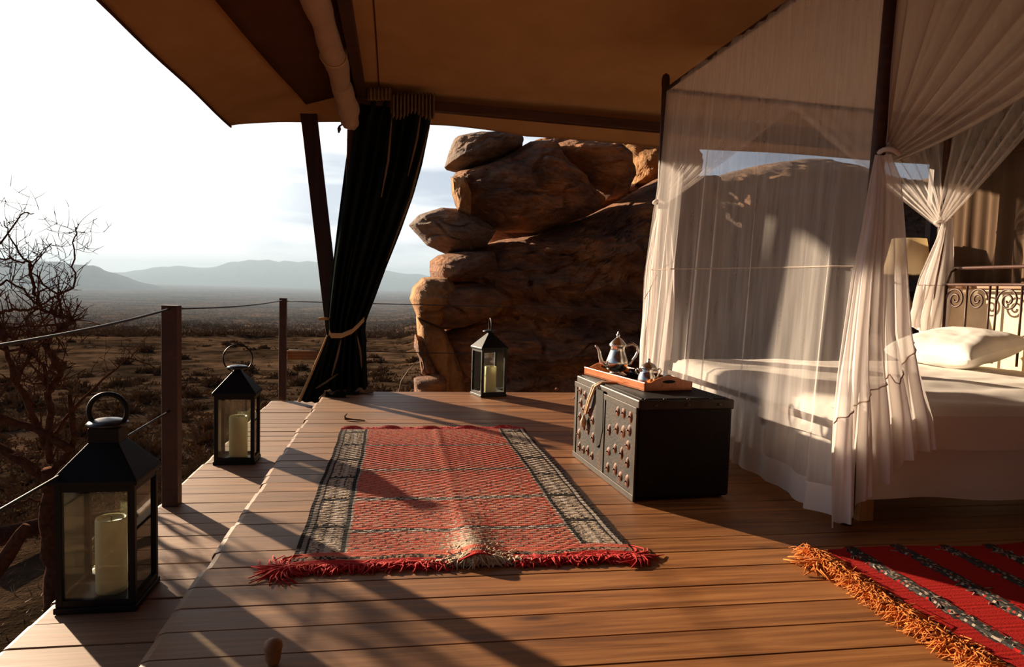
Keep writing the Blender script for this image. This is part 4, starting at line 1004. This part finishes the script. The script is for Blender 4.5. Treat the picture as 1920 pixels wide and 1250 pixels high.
# ================================================================== FOUR-POSTER CANOPY + NET
FX0, FX1, FY0, FY1, FZ = 2.31, 5.16, 3.10, 5.96, 2.93
cf = thing('canopy_frame', ((FX0+FX1)/2, (FY0+FY1)/2, 0), 'dark wooden four-poster canopy frame standing around the bed', 'canopy')
b = MB(); b.tube([(2.275, 3.125, 0), (2.28, 3.125, 0.1), (2.335, 3.105, 2.9), (2.34, 3.10, 3.03)], [0.028, 0.033, 0.033, 0.028], 14); b.build('post', M['beamwood'], cf, smooth=True)
for x, y_, zt in ((FX0, FY1, 3.05), (FX1, FY1, 2.98), (FX1, FY0, 3.05)):
    b = MB(); b.lathe([(0.028, 0), (0.028, 0.06), (0.033, 0.08), (0.033, 1.2), (0.031, zt-0.10), (0.036, zt-0.07), (0.036, zt-0.02), (0.028, zt+0.01), (0.0, zt+0.03)], (x, y_, 0), 14); b.build('post', M['beamwood'], cf, smooth=True)
for p, q_ in (((FX0, FY1, FZ), (FX0+.02, FY0, FZ)), ((FX0, FY1, FZ), (FX1, FY1, FZ-.06)), ((FX1, FY1, FZ-.06), (FX1, FY0, FZ)), ((FX0+.02, FY0, FZ), (FX1, FY0, FZ))):
    b = MB(); b.tube([p, q_], 0.018, 10); b.build('rail', M['beamwood'], cf, smooth=True)

net = thing('mosquito_net', ((FX0+FX1)/2, (FY0+FY1)/2, 0.02), 'white sheer mosquito net draped over the four-poster bed and tied at its posts', 'net')
# top panel
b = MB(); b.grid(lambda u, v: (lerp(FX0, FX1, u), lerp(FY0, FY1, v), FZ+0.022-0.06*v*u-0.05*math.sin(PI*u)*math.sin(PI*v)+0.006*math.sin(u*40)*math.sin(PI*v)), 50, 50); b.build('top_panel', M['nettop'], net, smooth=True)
# left hanging panel
folds = [(random.Random(k_).uniform(0.02, 0.98), random.Random(k_+50).uniform(0.010, 0.035), random.Random(k_+90).uniform(0.02, 0.055)) for k_ in range(26)]
def left_panel(u, v):
    y_ = lerp(FY1-0.03, FY0+0.0, u); z = lerp(FZ, lerp(0.10, 0.03, u), v)
    d = 0
    for c_, wd, am in folds:
        d += am*math.exp(-((u-c_-0.01*math.sin(v*3+c_*9))/wd)**2)*(0.35+0.65*v)
    d += 0.012*math.sin(u*60)*v
    x0 = lerp(FX0, lerp(2.16, 2.25, u), max(0, v)**1.2)
    return (x0-d*0.9, y_, z)
NUu, NVv = 320, 60
gr = [[left_panel(i/(NUu-1), j/(NVv-1)) for i in range(NUu)] for j in range(NVv)]
def rows(j0, j1):
    m = MB(); v = [p for j in range(j0, j1) for p in gr[j]]; n = j1-j0
    m.add(v, [(a*NUu+i, a*NUu+i+1, (a+1)*NUu+i+1, (a+1)*NUu+i) for a in range(n-1) for i in range(NUu-1)]); return m
rows(0, 57).build('left_panel', M['net'], net, smooth=True)
rows(56, 60).build('left_hem', M['nethem'], net, smooth=True)
jj = int(NVv*0.565)
b = MB(); b.tube([np.array(gr[jj][i])+(-0.003, 0, 0) for i in range(0, NUu, 3)], 0.0045, 5); b.build('left_seam', M['nettop'], net, smooth=True)
# swags: cloth from a rail length gathered to a tie point
def swag(P, Q, T, n_f, sag, nrm, name='swag', mat='netthick', pinch=0.10, nu=90, nv=34):
    P, Q, T = map(np.array, (P, Q, T)); nrm = np.array(nrm)
    def fn(u, v):
        a = lerp(P, Q, u); tt = T+(Q-P)/np.linalg.norm(Q-P)*pinch*(u-0.5)*0.4+np.array((0, 0, 0.10))*(0.5-u)
        s = v**0.85; p = lerp(a, tt, s)
        p = p-np.array((0, 0, sag*4*v*(1-v)*u))
        p = p+nrm*(0.030*math.sin(u*n_f*2*PI)*(1-0.55*v)+0.012*math.sin(u*n_f*4.6*PI+1))
        return p
    m = MB(); m.grid(fn, nu, nv); return m.build(name, M[mat], net, smooth=True)
mx_ = (FX0+FX1)/2
TIE = {'fl': (FX0-.02, FY1-.01, 1.95), 'fr': (FX1-.02, FY1+.0, 1.90), 'nl': (FX0+.035, FY0-.02, 1.86), 'nr': (FX1, FY0, 1.9)}
swag((FX0, FY1, FZ), (mx_-0.15, FY1, FZ-.03), TIE['fl'], 7, 0.02, (0, 1, 0), mat='net')
swag((FX1, FY1, FZ-.06), (mx_-0.25, FY1, FZ-.03), TIE['fr'], 7, 0.02, (0, 1, 0), mat='net')
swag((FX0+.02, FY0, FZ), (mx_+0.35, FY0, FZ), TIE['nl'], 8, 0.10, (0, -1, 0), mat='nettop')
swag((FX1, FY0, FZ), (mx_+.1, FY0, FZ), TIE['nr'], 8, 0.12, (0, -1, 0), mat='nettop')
swag((FX1, FY1, FZ-.06), (FX1, 4.7, FZ-.03), TIE['fr'], 6, 0.02, (1, 0, 0), mat='net')
for kx in TIE.values():
    c_ = np.array(kx); b = MB(); b.tube([c_+np.array((0.045*math.cos(a), 0.045*math.sin(a), 0.008*math.sin(a*2))) for a in np.linspace(0, 2*PI, 15)[:-1]], 0.012, 7, True); b.build('tie', M['nethem'], net, smooth=True)
# gathered falls below the ties, sighted edge directions at the post's own distance
def fall(tab, Y, nf, bottoms, seam, name, amp=0.035, nu=110, nv=60, mat='netthick', inset=0.0):
    y0 = tab[0][0]
    def fn(u, v):
        yb, = interp(bottoms, u); y_ = lerp(y0, yb, v); xl, xr = interp(tab, y_)
        p = atY(lerp(xl, xr, u), y_, Y); k_ = min(1, 0.25+v)
        d = amp*k_*(math.sin(u*nf*2*PI+0.7*math.sin(v*4))+0.4*math.sin(u*nf*5.3*PI+v*3))
        return (p[0]+0.25*d, p[1]+d+0.02*math.sin(PI*u)-0.03, max(p[2], 0.012))
    g = [[fn(i/(nu-1), j/(nv-1)) for i in range(nu)] for j in range(nv)]
    up_, lo = MB(), MB()
    v = [p for r_ in g for p in r_]
    fu, fl_ = [], []
    for j in range(nv-1):
        for i in range(nu-1):
            u = i/(nu-1); yb, = interp(bottoms, u); yy = lerp(y0, yb, (j+.5)/(nv-1)); sy, = interp(seam, u)
            (fl_ if yy > sy else fu).append((j*nu+i, j*nu+i+1, (j+1)*nu+i+1, (j+1)*nu+i))
    def sub(m, fs):
        ids = sorted({i for f in fs for i in f}); ix = {k_: n for n, k_ in enumerate(ids)}; m.add([v[i] for i in ids], [tuple(ix[i] for i in f) for f in fs])
    sub(up_, fu); up_.build(name, M[mat], net, smooth=True)
    if fl_ and name != 'far_left_spill':
        sp = []
        for u in np.linspace(0.0, 1.0, 60):
            yb, = interp(bottoms, u); sy, = interp(seam, u)
            sp.append(np.array(fn(u, (sy-y0)/(yb-y0)))+np.array((0, -0.006, 0)))
        mm = MB(); mm.tube(sp, 0.0035, 5); mm.build('hem_seam', M['seamthread'], net, smooth=True)
    if fl_: sub(lo, fl_); lo.build(name+'_hem', M['nethem'], net, smooth=True)
    return fn
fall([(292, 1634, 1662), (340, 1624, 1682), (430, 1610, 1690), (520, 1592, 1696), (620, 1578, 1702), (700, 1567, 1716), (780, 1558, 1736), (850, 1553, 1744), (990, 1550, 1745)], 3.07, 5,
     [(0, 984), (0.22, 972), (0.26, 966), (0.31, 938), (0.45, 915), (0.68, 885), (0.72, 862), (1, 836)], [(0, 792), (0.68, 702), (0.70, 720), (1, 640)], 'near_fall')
fall([(392, 1232, 1250), (430, 1222, 1256), (500, 1210, 1262), (580, 1205, 1262), (640, 1198, 1258), (690, 1196, 1252)], FY1-.03, 4,
     [(0, 690), (0.5, 686), (1, 672)], [(0, 560), (0.5, 505), (1, 490)], 'far_left_fall', 0.04)
fall([(408, 1766, 1782), (450, 1752, 1784), (520, 1722, 1786), (560, 1710, 1786), (600, 1700, 1782), (640, 1705, 1770)], FY1-.03, 4,
     [(0, 606), (0.4, 632), (1, 624)], [(0, 534), (1, 536)], 'far_right_fall', 0.04)
# outer left spill of the far-left bundle
fall([(300, 1240, 1246), (400, 1222, 1238), (520, 1206, 1232), (640, 1200, 1240), (690, 1200, 1240)], FY1+.06, 3, [(0, 692), (1, 688)], [(0, 1000), (1, 1000)], 'far_left_spill', 0.03, 60, 40, 'net')

# ================================================================== BEDSIDE
bt = thing('bedside_table', (5.0, 6.38, 0), 'dark red bedside table behind the bed under the lamp', 'table')
MB().box((5.0, 6.38, 0.77), (0.44, 0.40, 0.03)).build('top', M['darkwood'], bt, bevel=0.004)
MB().box((5.0, 6.38, 0.68), (0.38, 0.34, 0.15)).build('drawer_box', M['darkwood'], bt, bevel=0.004)
for sx in (-1, 1):
    for sy in (-1, 1): MB().box((5.0+sx*.18, 6.38+sy*.16, 0.38), (0.045, 0.045, 0.76)).build('leg', M['darkwood'], bt, bevel=0.003)
lpx = atY(1700, 520, 6.35); LC = (lpx[0], 6.35, 0.785)
lp = thing('table_lamp', LC, 'bedside lamp with a cream cloth shade behind the net', 'lamp')
b = MB(); b.lathe([(0.09, 0), (0.09, 0.015), (0.03, 0.03), (0.05, 0.10), (0.085, 0.20), (0.07, 0.32), (0.03, 0.42), (0.018, 0.50), (0.015, 0.66)], LC, 20); b.build('base', M['stud'], lp, smooth=True)
b = MB(); b.lathe([(0.225, 0.62), (0.155, 0.98)], LC, 36); sh_ = b.build('shade', M['shade'], lp, smooth=True, thick=0.004)
sh_.data.polygons[0].use_smooth = True
bmx = [p for p in sh_.data.polygons if len(p.vertices) > 4]
import bmesh
q_ = bmesh.new(); q_.from_mesh(sh_.data); bmesh.ops.delete(q_, geom=[f for f in q_.faces if len(f.verts) > 4], context='FACES_ONLY'); q_.to_mesh(sh_.data); q_.free()

# ================================================================== THORN TREE
tree = thing('thorn_tree', (-2.32, 5.1, -1.62), 'bare brown thorn tree at the left edge beyond the deck', 'tree')
TY = 5.1
def R5(pts): return [(0.304*x, 380+0.304*y) for x, y in pts]
def R2(pts): return [(0.44*x, 700+0.44*y) for x, y in pts]
q = random.Random(21)
twigs = MB()
def limb(px, r0, r1, name='branch', dy=0.0, tw=9, tl=0.20):
    P = [np.array(atY(x, y, TY+dy+0.05*q.uniform(-1, 1))) for x, y in px]
    Q = []
    for a, b_ in zip(P, P[1:]):
        for s in range(4): Q.append(lerp(a, b_, s/4)+np.array([q.gauss(0, 0.006) for _ in range(3)]))
    Q.append(P[-1]); n = len(Q)
    m = MB(); m.tube(Q, [lerp(r0, r1, i/(n-1)) for i in range(n)], 7); m.build(name, M['bark'], tree, smooth=True)
    for k_ in range(int(tw*n/11)):
        i = q.randrange(0, n-1); sub_twig(Q[i], lerp(r0, r1, i/(n-1))*0.5, tl*q.uniform(0.5, 1.3), 2)
def sub_twig(p, r_, L_, lev):
    d = Vector((q.gauss(0.05, 0.7), q.gauss(0, 0.5), q.gauss(0.35, 0.7))).normalized(); pts_ = [np.array(p)]; r_ = max(min(r_, 0.007), 0.0022)
    for s in range(4):
        d = (d+Vector((q.gauss(0, .13), q.gauss(0, .13), q.gauss(0.02, .13)))).normalized(); pts_.append(pts_[-1]+np.array(d)*L_/4)
        if lev and q.random() < 0.5: sub_twig(pts_[-1], r_*0.7, L_*0.6, lev-1)
    twigs.tube(pts_, [r_, r_*.85, r_*.7, r_*.55, r_*.35], 4)
limb([(100, 1150), (96, 1060), (88, 985), (92, 925), (90, 880)], 0.055, 0.042, 'trunk', tw=1)
limb(R5([(300, 1600), (310, 1330), (300, 1180), (370, 1060), (345, 980), (275, 880), (280, 850), (390, 760), (450, 735)]), 0.024, 0.016)
limb(R5([(450, 735), (430, 715), (330, 690), (240, 650), (210, 560), (185, 400), (185, 365)]), 0.013, 0.009)
limb(R5([(185, 365), (130, 330), (60, 220), (25, 110)]), 0.008, 0.003, tw=8)
limb(R5([(450, 735), (400, 700), (350, 570), (455, 520), (460, 350), (460, 220), (470, 150)]), 0.010, 0.003)
limb(R5([(350, 570), (190, 430)]), 0.007, 0.005)
limb(R5([(350, 570), (240, 640), (150, 720)]), 0.007, 0.005)
limb(R5([(290, 1500), (100, 1100), (60, 960), (10, 780), (-60, 640)]), 0.022, 0.011)
limb(R5([(100, 1100), (190, 930), (130, 870), (20, 800), (-60, 760)]), 0.016, 0.008)
limb(R5([(300, 1200), (270, 1000), (190, 930)]), 0.014, 0.010)
limb(R5([(450, 735), (250, 760), (20, 780)]), 0.008, 0.004)
limb(R5([(300, 1450), (480, 1240), (640, 1080), (800, 955), (955, 1020)]), 0.013, 0.003, tw=5)
limb(R5([(800, 955), (880, 860)]), 0.004, 0.002, tw=3, tl=0.1)
limb(R5([(-90, 330), (0, 240), (130, 80), (210, 65)]), 0.008, 0.003, tw=4)
limb(R5([(-90, 450), (0, 350), (130, 365), (190, 365)]), 0.007, 0.005)
limb(R5([(-90, 560), (40, 480), (150, 540), (210, 620)]), 0.008, 0.006)
limb(R5([(-80, 700), (60, 660), (170, 660), (240, 650)]), 0.010, 0.008)
limb(R5([(-60, 900), (150, 910), (180, 930)]), 0.010, 0.008)
limb(R5([(470, 735), (460, 810), (405, 865)]), 0.005, 0.003, tw=2, tl=0.1)
limb([(90, 900), (44, 867), (0, 840), (-60, 815)], 0.035, 0.026, tw=4)
limb([(132, 845), (66, 805), (0, 783), (-60, 770)], 0.028, 0.022, tw=4)
limb([(92, 925), (100, 880), (132, 845), (140, 800), (130, 740)], 0.030, 0.014, tw=5)
limb([(90, 940), (60, 935), (20, 950), (-40, 945)], 0.010, 0.005, tw=5)
o_ = twigs.build('twigs', M['twig'], tree, smooth=False); o_['kind'] = 'stuff'
# leaning dead stump and fallen log on the slope
b = MB(); b.tube([atY(-20, 1085, 5.4), atY(15, 1040, 5.4), atY(40, 1000, 5.4), atY(50, 985, 5.4)], [0.06, 0.055, 0.045, 0.03], 8)
tag(b.build('dead_stump', M['bark'], smooth=True), 'broken dead stump on the slope at the lower left', 'stump')
b = MB(); L0, L1 = atz(-30, 1015, -1.45), atz(230, 960, -1.62)
b.tube([L0, lerp(L0, L1, .35)+(0, 0, .04), lerp(L0, L1, .7), L1], [0.10, 0.09, 0.07, 0.04], 8)
tag(b.build('fallen_log', M['bark'], smooth=True), 'fallen dry log on the slope behind the nearest lantern', 'log')
# dry stalk beside the rock
b = MB(); P = [atY(748, 735, 8.6), atY(752, 715, 8.6), atY(765, 695, 8.6), atY(784, 675, 8.6)]
b.tube(P, [0.008, 0.007, 0.006, 0.003], 6); tag(b.build('dry_stalk', M['straw'], smooth=True), 'pale dry plant stalk between the curtain and the rocks', 'stalk')

# ================================================================== SCRUB ON THE SLOPE AND PLAIN
def bush_verts(r_, q, n=6):
    """leafless scrub: a dome of thin crossed twig blades"""
    vs_ = []; fs = []
    for b_ in range(n):
        a = q.uniform(0, 2*PI); el = q.uniform(0.05, 1.45); L_ = r_*q.uniform(.55, 1.05)
        d = Vector((math.cos(a)*math.cos(el), math.sin(a)*math.cos(el), math.sin(el)*0.85))
        p = Vector((q.gauss(0, .22)*r_, q.gauss(0, .22)*r_, 0.02*r_))+d*L_*q.uniform(.1, .7); e2 = p+d*L_*0.42
        sd = d.orthogonal().normalized()*r_*q.uniform(.05, .14); sd.rotate(__import__('mathutils').Quaternion(d, q.uniform(0, 6.28)))
        k_ = len(vs_); vs_ += [tuple(p-sd), tuple(p+sd), tuple(e2+sd*.6), tuple(e2-sd*.7)]; fs.append((k_, k_+1, k_+2, k_+3))
    return vs_, fs
q = random.Random(11)
bush_me = []
for k_ in range(5):
    vs_, fs = bush_verts(1.0, q, 230); me = bpy.data.meshes.new('scrub_bush'); me.from_pydata(vs_, [], fs); me.materials.append(M['bush']); bush_me.append(me)
put = []
for k_ in range(600):
    if len(put) >= 150: break
    az = math.radians(q.uniform(-33, 2.5)); d = 1/lerp(1/11.5, 1/185, q.random())
    x, y_ = d*math.sin(az), d*math.cos(az)
    if any(math.hypot(x-a, y_-b_) < 0.9+d*0.02 for a, b_ in put): continue
    put.append((x, y_))
    o = bpy.data.objects.new('scrub_bush', bush_me[k_ % 5]); C.objects.link(o); s = q.uniform(0.20, 0.42)+min(d*0.008, 0.8)
    o.location = (x, y_, ground_z(x, y_)-0.12*s); o.rotation_euler = (0, 0, q.uniform(0, 6.3)); o.scale = (s, s, s*q.uniform(.7, 1.1))
    tag(o, 'dark leafless scrub bush on the slope below the deck', 'bush', 'scrub bushes on the slope')
far = MB()
for k_ in range(3600):
    az = math.radians(q.uniform(-37, 4)); d = 1/lerp(1/9.0, 1/230, q.random())
    x, y_ = d*math.sin(az), d*math.cos(az)
    if x > -1.9 and y_ < 8.6: continue
    vs_, fs = bush_verts(q.uniform(0.05, 0.16)+d*0.0035, q, 22); z = ground_z(x, y_)-0.02
    far.add([(a+x, b_+y_, c_+z) for a, b_, c_ in vs_], fs)
for k_ in range(11000):
    az = math.radians(q.uniform(-36, 4)); d = 210*math.exp(q.random()**1.25*2.6)
    x, y_ = d*math.sin(az), d*math.cos(az)
    vs_, fs = bush_verts(q.uniform(0.9, 2.4), q, 14); z = ground_z(x, y_)-0.3
    far.add([(a+x, b_+y_, c_+z) for a, b_, c_ in vs_], fs)
tag(far.build('distant_scrub', M['bush']), 'countless low dark bushes dotted over the slope and far plain', 'bushes', kind='stuff')
# dry grass tufts on the near slope
gt = MB()
for k_ in range(2600):
    x = -1.8-abs(q.gauss(0, 2.6)); y_ = q.uniform(1.5, 14); z = ground_z(x, y_); h = q.uniform(.02, .075)
    a = q.uniform(0, 6.3); dx, dy_ = math.cos(a)*.008, math.sin(a)*.008; lx, ly = q.gauss(0, .06), q.gauss(0, .06)
    gt.add([(x-dx, y_-dy_, z-.02), (x+dx, y_+dy_, z-.02), (x+lx, y_+ly, z+h)], [(0, 1, 2)])
tag(gt.build('dry_grass', M['straw']), 'dry grass stubble on the slope at lower left', 'grass', kind='stuff')

# ================================================================== SMALL THINGS ON THE DECK
def twig(label, pts_, r_):
    b = MB(); b.tube(pts_, r_, 6); return tag(b.build('twig', M['bark'], smooth=True), label, 'twig')
a = atz(648, 788)
twig('small forked dark twig on the boards behind the rug', [a+(0.16, -0.05, .008), a+(0.05, -.01, .012), a+(0, 0, .014), a+(-.01, .03, .03), a+(.01, .05, .05)], [0.005, 0.007, 0.012, 0.006, 0.003])
lc = atz(512, 1246)
b = MB(); b.lathe([(0.0, 0.001), (0.016, 0.004), (0.022, 0.018), (0.024, 0.040), (0.028, 0.056), (0.026, 0.070), (0.014, 0.080), (0.0, 0.082)], lc, 16)
tag(b.build('seed_pod', M['leafdry'], smooth=True), 'small rounded brown pod standing on the boards at the bottom edge', 'pod')
for px_, py_ in ((1044, 731), (1078, 748)):
    a = atz(px_, py_); b = MB(); b.lathe([(0.0, 0.001), (0.018, 0.006), (0.022, 0.016), (0.012, 0.026), (0, 0.03)], a, 9)
    tag(b.build('pebble', M['rock'], smooth=True), 'tiny pebble on the far deck edge %s' % ('near the lantern' if px_ == 1044 else 'beside the trunk'), 'pebble')
